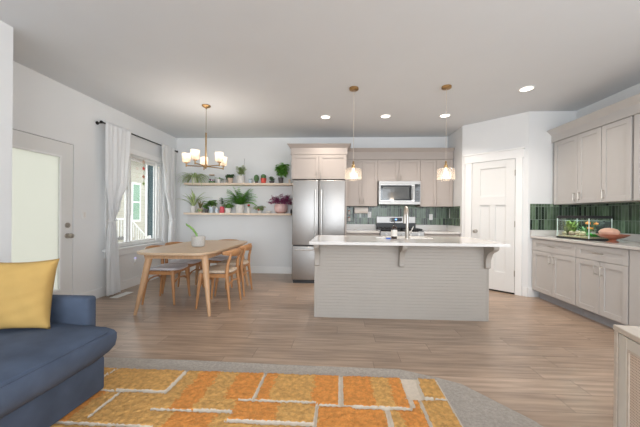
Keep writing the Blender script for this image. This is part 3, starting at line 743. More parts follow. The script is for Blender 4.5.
def plate(name, label, loc_, rz, kind='outlet'):
    t = thing(name, label, kind, loc_, rz)
    b = BM(); box(b, -.035, .035, -.006, 0, -.057, .057, .002); obj('cover_plate', b, M_['plastic'], t)
    if kind == 'outlet':
        for z in (-.024, .024): b = BM(); box(b, -.015, .015, -.009, -.006, z - .014, z + .014, .002); obj('socket', b, M_['ceramic'], t)
    else:
        b = BM(); box(b, -.016, .016, -.010, -.006, -.033, .033, .002); obj('rocker', b, M_['ceramic'], t)
    return t
plate('wall_outlet', 'white outlet on green tile right of the range', (1.775, YB - .0122, 1.165), 0)
plate('wall_outlet', 'white outlet on green tile beside the paper towels', (.575, YB - .0122, 1.20), 0)
plate('light_switch', 'white light switch on the left wall between patio door and curtain', (XL + .0002, 3.63, 1.16), PI / 2, 'switch')
plate('wall_outlet', 'white outlet low on the left wall under the window', (XL + .0002, 4.56, .39), PI / 2)
t = thing('night_light', 'small plug-in night light in the outlet under the window', 'night light', (XL + .0096, 4.56, .415))
b = BM(); box(b, 0, .03, -.018, .018, -.02, .03, .006, 2); obj('plug_body', b, M_['plastic'], t, True)
b = BM(); lathe(b, [(.014, .03), (.014, .05), (.006, .058)], (.015, 0, 0), 12); obj('lens', b, emis('violet_glow', (.65, .6, 1), .3), t, True)
t = thing('floor_vent', 'pale slotted floor register beside the left curtain', 'vent', (-3.155, 4.03, 0))
b = BM(); box(b, -.06, .06, -.16, .16, .0005, .005, .001); obj('vent_frame', b, M_['plastic'], t)
b = BM()
for k in range(9): box(b, -.045, .045, -.14 + k*.033, -.128 + k*.033, .005, .007)
obj('slat', b, M_['trim'], t)

# ------------------------------------------------------------------ pendants over the island
P0 = None
for (x, y, lb) in ((.153, 3.532, 'clear ribbed glass pendant lamp over the left half of the island'), (1.262, 3.523, 'clear ribbed glass pendant lamp over the right half of the island')):
    if P0 is None:
        t = P0 = thing('pendant_lamp', lb, 'pendant lamp', (x, y, CH), 0, 'pendant lamps over the island')
        b = BM(); lathe(b, [(.057, 0), (.057, -.02), (.05, -.026), (.006, -.03)], seg=28); obj('canopy', b, M_['brass'], t, True)
        b = BM(); tube(b, [(0, 0, -.03), (0, 0, -.90)], .0026, 8); obj('cord', b, M_['cream'], t, True)
        b = BM(); lathe(b, [(.006, -.895), (.012, -.905), (.012, -.935), (.022, -.945), (.022, -.975), (.03, -.98)], seg=20); obj('socket_cap', b, M_['brass'], t, True)
        b = BM(); lathe(b, [(.03, -.978), (.055, -.982), (.085, -.99), (.097, -1.005), (.10, -1.03), (.10, -1.10), (.096, -1.125)], seg=72, rib=.025, ribn=24, caps=False)
        o = obj('glass_shade', b, M_['ribglass'], t, 'all')
        b = BM(); lathe(b, [(.012, -.975), (.013, -1.02), (.03, -1.045), (.035, -1.065), (.028, -1.09), (.001, -1.10)], seg=16); obj('bulb', b, M_['bulb'], t, True)
    else: dup(P0, (x, y, CH), 0, lb)
    ld = bpy.data.lights.new('pendant_glow', 'POINT'); ld.energy = 1.6; ld.color = (1, .8, .6); ld.shadow_soft_size = .05
    lo = bpy.data.objects.new('pendant_glow', ld); COL.objects.link(lo); lo.location = (x, y, CH - 1.15)

# ------------------------------------------------------------------ chandelier
t = thing('chandelier', 'brushed gold five-arm chandelier with white glass shades over the dining table', 'chandelier', (-1.935, 4.04, CH))
b = BM(); lathe(b, [(.06, 0), (.06, -.01), (.045, -.025), (.012, -.035), (.012, -.05)], seg=28); obj('canopy', b, M_['brass'], t, True)
b = BM(); tube(b, [(0, 0, -.04), (0, 0, -.40)], .006, 10); obj('rod', b, M_['nickel'], t, True)
b = BM(); tube(b, [(0, 0, -.39), (0, 0, -.86)], .011, 12); obj('stem', b, M_['brass'], t, True)
b = BM(); lathe(b, [(.001, -.91), (.008, -.905), (.01, -.89), (.028, -.882), (.028, -.862), (.011, -.85)], seg=20); obj('hub', b, M_['brass'], t, True)
R_ = .262
for k in range(5):
    a = math.radians(121 + 72*k); cx_, cy_ = R_*math.cos(a), R_*math.sin(a)
    b = BM(); tube(b, [(.02*math.cos(a), .02*math.sin(a), -.872), (cx_, cy_, -.872)], .0075, 8)
    tube(b, [(cx_, cy_, -.888), (cx_, cy_, -.83)], .008, 10); lathe(b, [(.008, -.842), (.026, -.836), (.026, -.828)], (cx_, cy_, 0), 18)
    ar = obj('arm', b, M_['brass'], t, True)
    b = BM(); lathe(b, [(.026, -.828), (.046, -.822), (.052, -.81), (.056, -.70), (.053, -.70), (.049, -.808), (.024, -.824)], (cx_, cy_, 0), 24, caps=False); obj('glass_shade', b, M_['shade'], ar, True)
    b = BM(); lathe(b, [(.012, -.822), (.014, -.80), (.024, -.765), (.02, -.745), (.001, -.735)], (cx_, cy_, 0), 14); obj('bulb', b, emis('soft_bulb', (1, .8, .6), 2.2) if k == 0 else bpy.data.materials['soft_bulb'], ar, True)
    ld = bpy.data.lights.new('chandelier_glow', 'POINT'); ld.energy = 2.2; ld.color = (1, .92, .84); ld.shadow_soft_size = .03
    lo = bpy.data.objects.new('chandelier_glow', ld); COL.objects.link(lo); lo.location = (-1.935 + cx_, 4.04 + cy_, CH - .71)

# ------------------------------------------------------------------ curtains and rod
t = thing('curtain_rod', 'black curtain rod above the left wall window', 'curtain rod', (XL + .1, 4.65, 2.43))
b = BM(); tube(b, [(0, -.85, 0), (0, .93, 0)], .011, 12); obj('rod', b, M_['black'], t, True)
for y in (-.83, .91):
    b = BM(); tube(b, [(-.098, y, 0), (0, y, 0)], .009, 8); tube(b, [(-.099, y, 0), (-.09, y, 0)], .024, 14); obj('bracket', b, M_['black'], t, True)
for y in (-.87, .95):
    b = BM(); blob(b, (0, y, 0), .02, .024, .02); obj('finial', b, M_['black'], t, True)
def curtain(label, ctrl, folds, ph, loc_):
    """ctrl: (z, ymin, ymax) from the rod to the hem"""
    t = thing('curtain', label, 'curtain', loc_, 0, 'white sheer curtains')
    b = BM(); nu, nv = 90, 60; rows = []
    zs = [c[0] for c in ctrl]
    for j in range(nv + 1):
        z = zs[0] + (zs[-1] - zs[0]) * j / nv
        for i in range(len(ctrl) - 1):
            if ctrl[i][0] >= z >= ctrl[i+1][0]:
                s = (ctrl[i][0] - z) / (ctrl[i][0] - ctrl[i+1][0]); s2 = s*s*(3 - 2*s)
                ya = ctrl[i][1]*(1 - s2) + ctrl[i+1][1]*s2; yb = ctrl[i][2]*(1 - s2) + ctrl[i+1][2]*s2; break
        wd = yb - ya; amp = .022 if wd > .2 else .03
        row = []
        for k in range(nu + 1):
            u = k / nu
            x = amp * math.sin(u * folds * 2*PI + ph) + .008 * math.sin(u * 23 + z * 3)
            row.append(b.verts.new((x, ya + wd*u + .006*math.sin(u*folds*4*PI), z)))
        rows.append(row)
    for j in range(nv):
        for k in range(nu): b.faces.new((rows[j][k], rows[j][k+1], rows[j+1][k+1], rows[j+1][k]))
    for v in b.verts: v.co.y -= loc_[1]; v.co.z -= loc_[2]
    o = obj('curtain_cloth', b, M_['curtain'], t, 'all')
    sm = o.modifiers.new('solidify', 'SOLIDIFY'); sm.thickness = .002
    zt = min(ctrl, key=lambda c: c[2] - c[1])
    b = BM(); yc, hw = (zt[1] + zt[2])/2 - loc_[1], (zt[2] - zt[1])/2 + .01; zz = zt[0] - loc_[2]
    pts = [(math.cos(a)*.055, yc + math.sin(a)*hw, zz + .01*math.sin(a)) for a in [k/16*2*PI for k in range(17)]]
    tube(b, pts, .009, 8); obj('tieback', b, M_['curtain'], t, True)
    return t
curtain('left white sheer curtain beside the patio door, tied at mid height', [(2.452, 3.80, 4.30), (2.3, 3.80, 4.29), (1.7, 3.82, 4.24), (1.3, 3.87, 4.08), (1.08, 3.90, 3.98), (.9, 3.87, 4.01), (.5, 3.85, 4.06), (.03, 3.84, 4.10)], 6, 0, (XL + .137, 4.0, 0))
curtain('right white sheer curtain beside the corner, tied at mid height', [(2.452, 5.04, 5.44), (2.3, 5.05, 5.44), (1.7, 5.15, 5.44), (1.3, 5.28, 5.43), (1.08, 5.35, 5.41), (.9, 5.32, 5.44), (.5, 5.30, 5.46), (.03, 5.29, 5.47)], 6, 1, (XL + .137, 5.4, 0))
# hanging ornament in the window
t = thing('hanging_ornament', 'string of coloured star ornaments hanging inside the window', 'ornament', (XL - .02, 4.80, 2.13))
b = BM(); tube(b, [(0, 0, 0), (0, 0, -.46)], .0015, 6); obj('string', b, M_['stem'], t)
for k, (dz_, m) in enumerate(((-.06, M_['tanpot']), (-.17, M_['red']), (-.31, M_['copper']), (-.43, M_['leaf3']))):
    b = BM(); pts = []
    for q in range(10):
        a = q*PI/5 + PI/2; r = .034 if q % 2 == 0 else .018; pts.append((r*math.cos(a), dz_ + r*math.sin(a)))
    prism(b, pts, -.006, .006, 'X'); obj('star', b, m, t)

# ------------------------------------------------------------------ dining table
TX, TY = -1.957, 3.985
t = thing('dining_table', 'pale oak dining table with rounded corners and splayed legs', 'dining table', (TX, TY, 0), .02)
def rrect(hx, hy, bow=.02, n=40, p=5.5):
    pts = []
    for k in range(4 * n):
        a = 2*PI*k/(4*n); c, s = math.cos(a), math.sin(a)
        pts.append((hx*math.copysign(abs(c)**(2/p), c), hy*math.copysign(abs(s)**(2/p), s)))
    return pts
b = BM(); prism(b, rrect(.472, .842), .720, .741); 
prism(b, rrect(.452, .822), .709, .720)
obj('tabletop', b, M_['woodtop'], t)
b = BM(); box(b, -.35, .35, -.68, -.655, .65, .709, .002); box(b, -.35, .35, .655, .68, .65, .709, .002); box(b, -.375, -.35, -.62, .62, .65, .709, .002); box(b, .35, .375, -.62, .62, .65, .709, .002); obj('apron', b, M_['wood'], t)
for sx in (-1, 1):
    for sy in (-1, 1):
        b = BM(); tube(b, [(sx*.438, sy*.735, 0), (sx*.425, sy*.722, .09), (sx*.353, sy*.655, .55), (sx*.33, sy*.635, .709)], [.017, .021, .037, .041], 16); obj('leg', b, M_['wood'], t, True)
t = thing('plant_pot', 'speckled grey pot with one curved succulent stem on the dining table', 'potted plant', (-1.915, 3.80, .7413))
b = BM(); lathe(b, [(.055, 0), (.078, .012), (.086, .03), (.088, .145), (.082, .145), (.080, .12), (.001, .12)], seg=28, caps=True); obj('pot', b, M_['greypot'], t, True)
b = BM(); lathe(b, [(.001, .122), (.079, .122)], seg=20, caps=False); obj('soil', b, M_['soil'], t)
b = BM(); tube(b, [(-.01, 0, .12), (-.03, 0, .17), (-.07, .005, .225), (-.12, .01, .268), (-.165, .015, .29), (-.18, .016, .31)], [.011, .013, .014, .013, .012, .006], 10)
for k in range(14):
    u = k/14; leaf(b, (-.02 - .14*u, .005, .16 + .14*u), (random.uniform(-1, .2), random.uniform(-1, 1), random.uniform(.2, 1)), .028, .012, .1, 3)
obj('succulent_stem', b, M_['leaf'], t, True)

# ------------------------------------------------------------------ chairs
def seat_outline(n=28, fx=.245, rx=.2, fy=.225, ry=-.2):
    pts = []
    for k in range(n):
        a = 2*PI*k/n; c, s = math.cos(a), math.sin(a); p = 3.2
        x = math.copysign(abs(c)**(2/p), c); y = math.copysign(abs(s)**(2/p), s)
        yy = (y + 1)/2; w = rx + (fx - rx)*yy
        pts.append((x*w, ry + (fy - ry)*yy))
    return pts
def make_chair(label, fab, group):
    t = thing('dining_chair', label, 'chair', (0, 0, 0), 0, group); wm = M_['woodchair']
    b = BM(); o_ = seat_outline(); rings = []
    for (s, z) in ((.90, .428), (1.0, .438), (1.0, .452), (.93, .464), (.6, .466), (.25, .461)):
        rings.append([b.verts.new((x*s, y*s, z + .02*(x/.24)**2*s)) for x, y in o_])
    for i in range(5):
        for k in range(len(o_)): b.faces.new((rings[i][k], rings[i][(k+1) % len(o_)], rings[i+1][(k+1) % len(o_)], rings[i+1][k]))
    b.faces.new(rings[-1]); b.faces.new(rings[0][::-1])
    obj('seat', b, fab, t, 'all')
    b = BM(); box(b, -.18, .18, .15, .172, .385, .432, .004); box(b, -.165, .165, -.165, -.145, .385, .43, .004)
    for s in (-1, 1): prism(b, [(s*.185, .165), (s*.165, .165), (s*.15, -.16), (s*.17, -.16)], .385, .43)
    obj('seat_frame', b, wm, t)
    for s in (-1, 1):
        b = BM(); tube(b, [(s*.212, .205, 0), (s*.20, .185, .22), (s*.185, .165, .42), (s*.18, .16, .436)], [.012, .019, .024, .023], 12); obj('leg', b, wm, t, True)
        b = BM(); tube(b, [(s*.20, -.215, 0), (s*.19, -.19, .22), (s*.18, -.165, .42), (s*.175, -.175, .55), (s*.165, -.21, .68), (s*.165, -.212, .70)], [.012, .018, .023, .019, .016, .012], 12); obj('leg', b, wm, t, True)
    for y in (-.185, .178):
        b = BM(); tube(b, [(-.19, y, .27), (-.1, y, .315), (0, y, .325), (.1, y, .315), (.19, y, .27)], [.013, .011, .010, .011, .013], 10); obj('stretcher', b, wm, t, True)
    b = BM(); n = 20; rows = []
    for k in range(n + 1):
        u = -1 + 2*k/n; x = u*.245; y = -.238 + .095*abs(u)**2.2; h = .048*(1 - .62*abs(u)**2.5); zc = .694 + .006*u*u; th = .011
        ny = 1
        rows.append([b.verts.new((x, y - th, zc - h)), b.verts.new((x, y + th, zc - h)), b.verts.new((x, y + th*.8, zc + h)), b.verts.new((x, y - th*.8 , zc + h))])
    for k in range(n):
        for q in range(4): b.faces.new((rows[k][q], rows[k][(q+1) % 4], rows[k+1][(q+1) % 4], rows[k+1][q]))
    b.faces.new(rows[0]); b.faces.new(rows[-1][::-1])
    obj('backrest', b, wm, t, 'all')
    return t
GC = 'dining chairs round the oak table'
A = make_chair('beige seated oak chair on the right side of the table, nearest the camera', M_['beigefab'], GC)
A.location = (-1.58, 3.715, 0); A.rotation_euler = (0, 0, PI/2)
dup(A, (-1.60, 4.285, 0), PI/2 + .03, 'beige seated oak chair on the right side of the table, farther back')
Cc = make_chair('grey cushioned oak chair on the left side of the table, nearest the camera', M_['greyfab'], GC)
Cc.location = (-2.355, 3.83, 0); Cc.rotation_euler = (0, 0, -PI/2 + .05)
dup(Cc, (-2.41, 4.345, 0), -PI/2 - .02, 'grey cushioned oak chair on the left side of the table, farther back')
dup(Cc, (-1.955, 4.775, 0), PI, 'grey cushioned oak chair tucked under the far end of the table')

# ------------------------------------------------------------------ plant shelves
SZ = (1.803, 1.213)
for z, xa, xb, lb in ((SZ[0], -3.10, -.935, 'upper pale wood plant shelf on the back wall'), (SZ[1], -3.10, -.965, 'lower pale wood plant shelf on the back wall')):
    t = thing('wall_shelf', lb, 'shelf', ((xa + xb)/2, YB, z), 0, 'pale wood plant shelves')
    w = (xb - xa)/2
    b = BM(); box(b, -w, w, -.21, -.001, -.038, 0, .002); obj('board', b, M_['shelfwood'], t)
PY = 5.64
def XX(px, Y=PY):          # metres along the wall for the measured plant positions
    a = (px - 326.9) / F; c, s = math.cos(yaw), math.sin(yaw)
    return Y * (c*a - s) / (c + s*a)
def pot_mesh(b, r, h, taper=.8, rim=.006):
    lathe(b, [(r*taper, 0), (r*taper + .002, .004), (r, h - rim*2), (r + .003, h - rim*2), (r + .003, h), (r - .004, h), (r - .006, h - .015), (.001, h - .015)], seg=22)
def potted(x, z, r, h, pm, label, name='potted_plant', y=PY, taper=.8, cat='potted plant', soil=True):
    t = thing(name, label, cat, (x, y, z + .0006), 0, 'potted plants on the wall shelves')
    b = BM(); pot_mesh(b, r, h, taper); obj('pot', b, pm, t, True)
    if soil:
        b = BM(); lathe(b, [(.001, h - .008), (r - .006, h - .010)], seg=16, caps=False); obj('soil', b, M_['soil'], t)
    return t
def fol(t, fn, m, name='foliage'):
    b = BM(); fn(b)
    for v in b.verts:
        if v.co.y > .07: v.co.y = .07 + .03 * (1 - math.exp(-(v.co.y - .07) / .03))
    return obj(name, b, m, t, 'all')
rnd = random.uniform
def rosette(h, n, L, w, up=(.3, 1.2), droop=.6, spread=.01, segs=6):
    def f(b):
        for k in range(n):
            a = 2*PI*k/n + rnd(-.3, .3); u = rnd(*up); q = rnd(.7, 1.05)
            dy = .75
            leaf(b, (spread*math.cos(a), spread*math.sin(a), h), (math.cos(a), math.sin(a)*dy, u), L*q, w, droop, segs)
    return f
def bushy(h, stems, sh, leafL, leafW, per=6, rad=.06, droop=.5):
    leafL *= 1.25; leafW *= 1.45; per += 2; sh *= 1.1
    def f(b):
        for s in range(stems):
            a = rnd(0, 2*PI); r = rnd(.2, 1)*rad; top = Vector((r*math.cos(a)*1.2, r*math.sin(a)*.7, h + sh*rnd(.55, 1)))
            base = Vector((r*.2*math.cos(a), r*.2*math.sin(a), h - .01)); mid_ = (base + top)/2 + Vector((0, 0, .02))
            tube(b, [base, mid_, top], .002, 5)
            for k in range(per):
                u = .35 + .65*k/per; p = base.lerp(top, u); aa = rnd(0, 2*PI)
                leaf(b, p, (math.cos(aa), math.sin(aa)*.8, rnd(.1, .7)), leafL*rnd(.7, 1.1), leafW, droop, 4)
    return f
U, D = SZ
# upper shelf
t = potted(XX(193.5), U, .050, .115, M_['ceramic'], 'spider plant in a white pot at the left end of the upper shelf')
fol(t, rosette(.10, 75, .36, .017, (.5, 2.2), 1.6, .02, 8), M_['leaf3'])
t = thing('terrarium_jar', 'small glass jar with red and green plants on the upper shelf', 'terrarium', (XX(211.5), PY, U + .0006))
b = BM(); lathe(b, [(.06, 0), (.066, .01), (.066, .12), (.05, .145), (.05, .155)], seg=24, caps=False); obj('glass_jar', b, M_['glass'], t, True)
b = BM(); lathe(b, [(.001, .003), (.058, .003), (.06, .04), (.001, .045)], seg=18, caps=False); obj('moss', b, M_['leaf4'], t)
b = BM()
for k in range(16):
    a = rnd(0, 6.28); leaf(b, (.02*math.cos(a), .02*math.sin(a), .04), (math.cos(a), math.sin(a), 1.6), .06, .025, .3, 4)
obj('foliage', b, M_['purple'], t, 'all')
b = BM(); lathe(b, [(.052, .155), (.052, .175), (.001, .178)], seg=20); obj('lid', b, M_['tanpot'], t, True)
t = potted(XX(218.7), U, .044, .085, M_['ceramic'], 'small white pot with a low green sprout right of the glass jar')
fol(t, rosette(.075, 12, .09, .022, (.5, 1.6), .5), M_['leaf'])
t = potted(XX(224.6), U, .040, .08, M_['greypot'], 'small grey pot with one long dark leaf on the upper shelf')
fol(t, rosette(.07, 9, .12, .024, (.25, .8), .8), M_['leaf4'])
t = potted(XX(230), U, .052, .105, M_['tanpot'], 'tan clay pot with dark trailing leaves on the upper shelf')
fol(t, bushy(.10, 9, .09, .06, .028, 5, .08, .9), M_['leaf4'])
t = potted(XX(240.6), U, .074, .145, M_['ceramic'], 'large white pot with pale climbing plant and thin stake on the upper shelf', taper=.92)
fol(t, bushy(.14, 12, .22, .055, .028, 6, .07, .5), M_['leaf3'])
b = BM(); tube(b, [(.04, .02, .12), (.065, .02, .50)], .0022, 6); obj('plant_stake', b, M_['darkpot'], t)
t = potted(XX(250.2), U, .036, .075, M_['bluewhite'], 'small pale blue pot on the upper shelf beside the green cactus')
fol(t, rosette(.066, 9, .045, .02, (.5, 1.4), .3), M_['leaf4'])
t = potted(XX(256.2), U, .030, .04, M_['darkpot'], 'rounded green cactus in a low dark pot left of the red pot')
def cactus(r, z, sy=1.0):
    def f(b):
        lathe(b, [(r*.5, z), (r*.9, z + r*.5*sy), (r, z + r*1.0*sy), (r*.85, z + r*1.6*sy), (r*.4, z + r*1.95*sy), (.001, z + r*2.0*sy)], seg=36, rib=.09, ribn=12)
    return f
fol(t, cactus(.048, .03, 1.5), M_['leaf4'], 'cactus')
t = potted(XX(263.2), U, .054, .10, M_['redpot'], 'coral red pot with a round cactus on the upper shelf')
fol(t, cactus(.048, .088, 1.0), M_['leaf4'], 'cactus')
t = potted(XX(271.5), U, .048, .045, M_['darkpot'], 'low dark bowl of small spiky succulents on the upper shelf')
fol(t, bushy(.035, 9, .09, .04, .018, 5, .05, .2), M_['leaf4'])
t = potted(XX(280.6), U, .050, .115, M_['darkpot'], 'dark grey pot with bright green bushy plant at the right end of the upper shelf')
fol(t, bushy(.11, 16, .27, .10, .04, 7, .10, .7), M_['leaf2'])
b = BM(); box(b, -.018, .018, -.02, .02, 0, .085, .004); o = tag(obj('wooden_block', b, M_['shelfwood']), 'small upright wooden block at the right end of the upper shelf', 'block'); o.location = (XX(289), 5.66, U + .0006)
# lower shelf
t = potted(XX(193.2), D, .058, .135, M_['ceramic'], 'white pot with tall arching strap leaves at the left end of the lower shelf')
fol(t, rosette(.12, 15, .42, .034, (1.6, 4), .9, .015, 8), M_['leaf3'])
t = potted(XX(200.2), D, .048, .085, M_['tanpot'], 'tan pot with reddish brown upright leaves on the lower shelf')
fol(t, rosette(.075, 7, .20, .024, (2, 4), .25), mat('olive_brown_leaf', (128, 118, 66), .5, var=.25))
fol(t, rosette(.075, 9, .11, .024, (.1, .5), 1.6), M_['leaf'], 'trailing_leaves')
t = potted(XX(206.4), D, .040, .075, M_['darkpot'], 'small brown pot with green leaves beside the pale blue pot on the lower shelf')
fol(t, bushy(.065, 8, .12, .06, .036, 3, .05, .5), M_['leaf'])
t = potted(XX(211.3), D, .044, .115, M_['bluewhite'], 'pale blue pot with broad green leaves on the lower shelf')
fol(t, bushy(.11, 8, .14, .085, .055, 3, .07, .5), M_['leaf'])
t = potted(XX(216.8), D, .036, .09, M_['bluewhite'], 'short pale glassy pot left of the pink pot on the lower shelf', soil=True)
fol(t, rosette(.08, 7, .05, .018, (.4, 1.2), .5), M_['leaf3'])
t = potted(XX(222), D, .042, .125, M_['pinkpot'], 'pink red hourglass pot with a tall leafy stem on the lower shelf', taper=1.1)
fol(t, bushy(.12, 3, .24, .05, .022, 10, .02, .4), M_['leaf4'])
t = potted(XX(228.0), D, .062, .095, M_['ceramic'], 'white pot with sprawling leaves between pink pot and large fern')
fol(t, bushy(.085, 9, .12, .07, .03, 4, .09, .8), M_['leaf'])
t = potted(XX(239.5), D, .092, .165, M_['ceramic'], 'large white pot with a big bushy fern on the lower shelf', y=5.655, taper=.78)
def fern(b):
    for k in range(42):
        a = rnd(0, 2*PI); L = rnd(.22, .42); u = rnd(.5, 3.0); d = Vector((math.cos(a), math.sin(a)*.45, u)).normalized(); p = Vector((0, 0, .15)); st_ = L/9
        for s in range(9):
            q = p + d*st_; tube(b, [p, q], .0018, 4, False)
            sd = d.cross(Vector((0, 0, 1))).normalized()
            for sg in (-1, 1): leaf(b, q, d*.7 + sd*sg, .095*(1 - s/12), .032, .3, 3)
            d = (d + Vector((0, 0, -.14))).normalized(); p = q
        # keep the fronds clear of the wall
    for v in b.verts: v.co.y = min(v.co.y, .085)
fol(t, fern, M_['leaf2'])
t = potted(XX(248.6), D, .038, .115, M_['ceramic'], 'narrow white pot with a red topped cactus right of the fern')
fol(t, cactus(.016, .10, 1.4), M_['leaf4'], 'cactus')
b = BM(); blob(b, (0, 0, .155), .026, .022, .018); obj('flower', b, M_['red'], t, True)
t = potted(XX(259.4), D, .045, .05, M_['ceramic'], 'low white pot with mixed green leaves and a red flower on the lower shelf')
fol(t, bushy(.045, 16, .10, .055, .03, 4, .10, .7), M_['leaf3'])
b = BM(); blob(b, (.0, -.05, .07), .022, .02, .02, jit=.1); obj('flower', b, M_['red'], t, True)
b = BM(); lathe(b, [(.03, 0), (.052, .022), (.056, .045), (.050, .045), (.03, .01), (.001, .008)], seg=22)
o = tag(obj('small_dish', b, M_['ceramic'], None, True), 'small empty white dish left of the large pink bowl planter', 'dish'); o.location = (XX(268.6), PY, D + .0006)
t = thing('potted_plant', 'blush pink ribbed bowl planter overflowing with purple leaves', 'potted plant', (XX(281), PY, D + .0006), 0, 'potted plants on the wall shelves')
b = BM(); lathe(b, [(.07, 0), (.115, .03), (.13, .09), (.125, .15), (.105, .185), (.098, .185), (.1, .16), (.001, .16)], seg=60, rib=.025, ribn=15); obj('pot', b, M_['blush'], t, True)
b = BM()
for k in range(80):
    a = rnd(0, 2*PI); L = rnd(.12, .30); d = Vector((math.cos(a)*1.1, math.sin(a)*.5, rnd(.2, 2.6))).normalized(); p = Vector((math.cos(a)*.05, math.sin(a)*.04, .165)); q = p + d*L + Vector((0, 0, -.6*L*L))
    if q.y > .08: q.y = .08
    tube(b, [p, (p + q)/2 + Vector((0, 0, .02)), q], .0018, 4, False)
    for s in range(3):
        aa = rnd(0, 2*PI); r = p.lerp(q, .55 + .15*s); leaf(b, r, (math.cos(aa), math.sin(aa)*.6, rnd(-.2, .6)), .05, .036, .4, 3)
for v in b.verts: v.co.y = min(v.co.y, .10)
obj('foliage', b, M_['purple'], t, 'all')
b = BM(); lathe(b, [(.018, 0), (.02, .005), (.02, .06), (.009, .075), (.009, .09)], seg=14)
o = tag(obj('small_bottle', b, M_['darkpot'], None, True), 'small dark bottle at the right end of the lower shelf', 'bottle'); o.location = (XX(291.0), 5.66, D + .0006)

# ------------------------------------------------------------------ fish tank
FX0, FX1, FY0, FY1, FZ = 2.945, 3.215, 3.555, 4.065, .9036
t = thing('fish_tank', 'glass fish tank with black lid on the right counter', 'aquarium', ((FX0 + FX1)/2, (FY0 + FY1)/2, FZ))
hx, hy, H_ = (FX1 - FX0)/2, (FY1 - FY0)/2, .285
def ring(b, hx, hy, w, z0, z1):
    box(b, -hx, hx, -hy, -hy + w, z0, z1); box(b, -hx, hx, hy - w, hy, z0, z1); box(b, -hx, -hx + w, -hy + w, hy - w, z0, z1); box(b, hx - w, hx, -hy + w, hy - w, z0, z1)
b = BM(); ring(b, hx - .003, hy - .003, .004, .012, H_ - .02); obj('glass_walls', b, M_['glass'], t)
for sx in (-1, 1):
    for sy in (-1, 1):
        b = BM(); box(b, sx*(hx - .001), sx*(hx - .010), sy*(hy - .001), sy*(hy - .010), .02, H_ - .02, .001); obj('corner_seam', b, mat('pale_silicone', (206, 222, 216), .3) if (sx, sy) == (-1, -1) else bpy.data.materials['pale_silicone'], t)
b = BM(); ring(b, hx, hy, .012, 0, .022); box(b, -hx + .012, hx - .012, -hy + .012, hy - .012, 0, .01); obj('base_frame', b, M_['dark'], t)
b = BM(); ring(b, hx, hy, .014, H_ - .022, H_); box(b, -hx + .004, hx - .004, -hy + .004, hy - .004, H_ - .004, H_ + .012, .003); obj('lid', b, M_['dark'], t)
b = BM(); box(b, -hx + .008, hx - .008, -hy + .008, hy - .008, .011, .04)
for v in b.verts:
    pass
obj('gravel_bed', b, M_['gravel'], t)
b = BM(); box(b, hx - .02, hx - .010, -hy + .011, -hy * .2, .04, H_ - .06); obj('background_panel', b, M_['dark'], t)
b = BM(); box(b, -hx + .009, hx - .021, -hy + .009, hy - .009, H_ - .052, H_ - .049); obj('water_surface', b, M_['water'], t)
ld = bpy.data.lights.new('tank_lamp', 'AREA'); ld.shape = 'RECTANGLE'; ld.size = .18; ld.size_y = .42; ld.energy = 2.2; ld.color = (.97, 1, .95)
lo = bpy.data.objects.new('tank_lamp', ld); COL.objects.link(lo); lo.location = ((FX0 + FX1)/2, (FY0 + FY1)/2, FZ + H_ - .012)
TC = ((FX0 + FX1)/2, (FY0 + FY1)/2)
def inside(name, bm_, m, dx, dy, z, label, cat, grp=None, sm='all'):
    o = obj(name, bm_, m, None, sm); o.location = (TC[0] + dx, TC[1] + dy, FZ + z); tag(o, label, cat, grp); return o
M_['olive'] = mat('olive_water_plant', (112, 128, 58), .6, var=.35, scale=30)
b = BM()
for k in range(80):
    a = rnd(0, 6.28); leaf(b, (rnd(-.03, .03), rnd(-.05, .05), 0), (math.cos(a)*.4, math.sin(a)*.4, 1.6), rnd(.12, .22), .022, .3, 5)
inside('aquarium_plant', b, M_['olive'], -.02, .17, .0405, 'olive water plant at the far end of the fish tank', 'aquarium plant', 'aquarium plants')
b = BM()
for k in range(60):
    a = rnd(0, 6.28); leaf(b, (rnd(-.03, .03), rnd(-.04, .04), 0), (math.cos(a), math.sin(a), 1.0), rnd(.07, .13), .022, .5, 4)
inside('aquarium_plant', b, mat('vivid_green_plant', (60, 190, 60), .5, var=.3), .0, -.17, .0405, 'vivid green water plant at the near end of the fish tank', 'aquarium plant', 'aquarium plants')
b = BM()
for k in range(30):
    a = rnd(0, 6.28); leaf(b, (rnd(-.02, .02), rnd(-.03, .03), 0), (math.cos(a)*.6, math.sin(a)*.6, 1.6), rnd(.09, .18), .018, .5, 4)
inside('aquarium_plant', b, M_['leaf4'], .05, .02, .0405, 'green water plant in the middle of the fish tank', 'aquarium plant', 'aquarium plants')
for (dx, dy, r, lb, m) in ((-.06, .10, .034, 'tan rock at the far side in the fish tank', 'rock'), (-.04, .02, .038, 'brown rock in the middle of the fish tank', 'rock'), (-.07, -.09, .036, 'pale round rock near the front corner of the fish tank', 'gravel'), (-.075, .195, .028, 'pale rock in the far corner of the fish tank', 'gravel')):
    b = BM(); blob(b, (0, 0, r*.85), r*.9, r*1.1, r*.85, jit=.06); inside('rock', b, M_[m], dx, dy, .0405, lb, 'rock', 'rocks in the fish tank')
def fish(dx, dy, z, rz, lb):
    t = thing('goldfish', lb, 'fish', (TC[0] + dx, TC[1] + dy, FZ + z), rz, 'orange fish in the tank')
    b = BM(); blob(b, (0, 0, 0), .03, .009, .014, 14, 8); obj('fish_body', b, M_['fish'], t, True)
    b = BM(); prism(b, [(-.026, 0), (-.048, .016), (-.043, 0), (-.048, -.016)], -.0015, .0015, 'Y'); obj('tail', b, M_['fish'], t)
    b = BM(); prism(b, [(.008, .011), (-.004, .024), (-.014, .011)], -.001, .001, 'Y'); obj('fin', b, M_['fish'], t)
fish(-.05, -.13, .205, PI/2, 'orange fish at upper left in the tank, behind the front pane')
fish(-.04, -.145, .145, PI/2 + .2, 'orange fish lower than the other two in the tank')
fish(.0, -.20, .20, .3, 'orange fish nearest the near end pane of the tank')

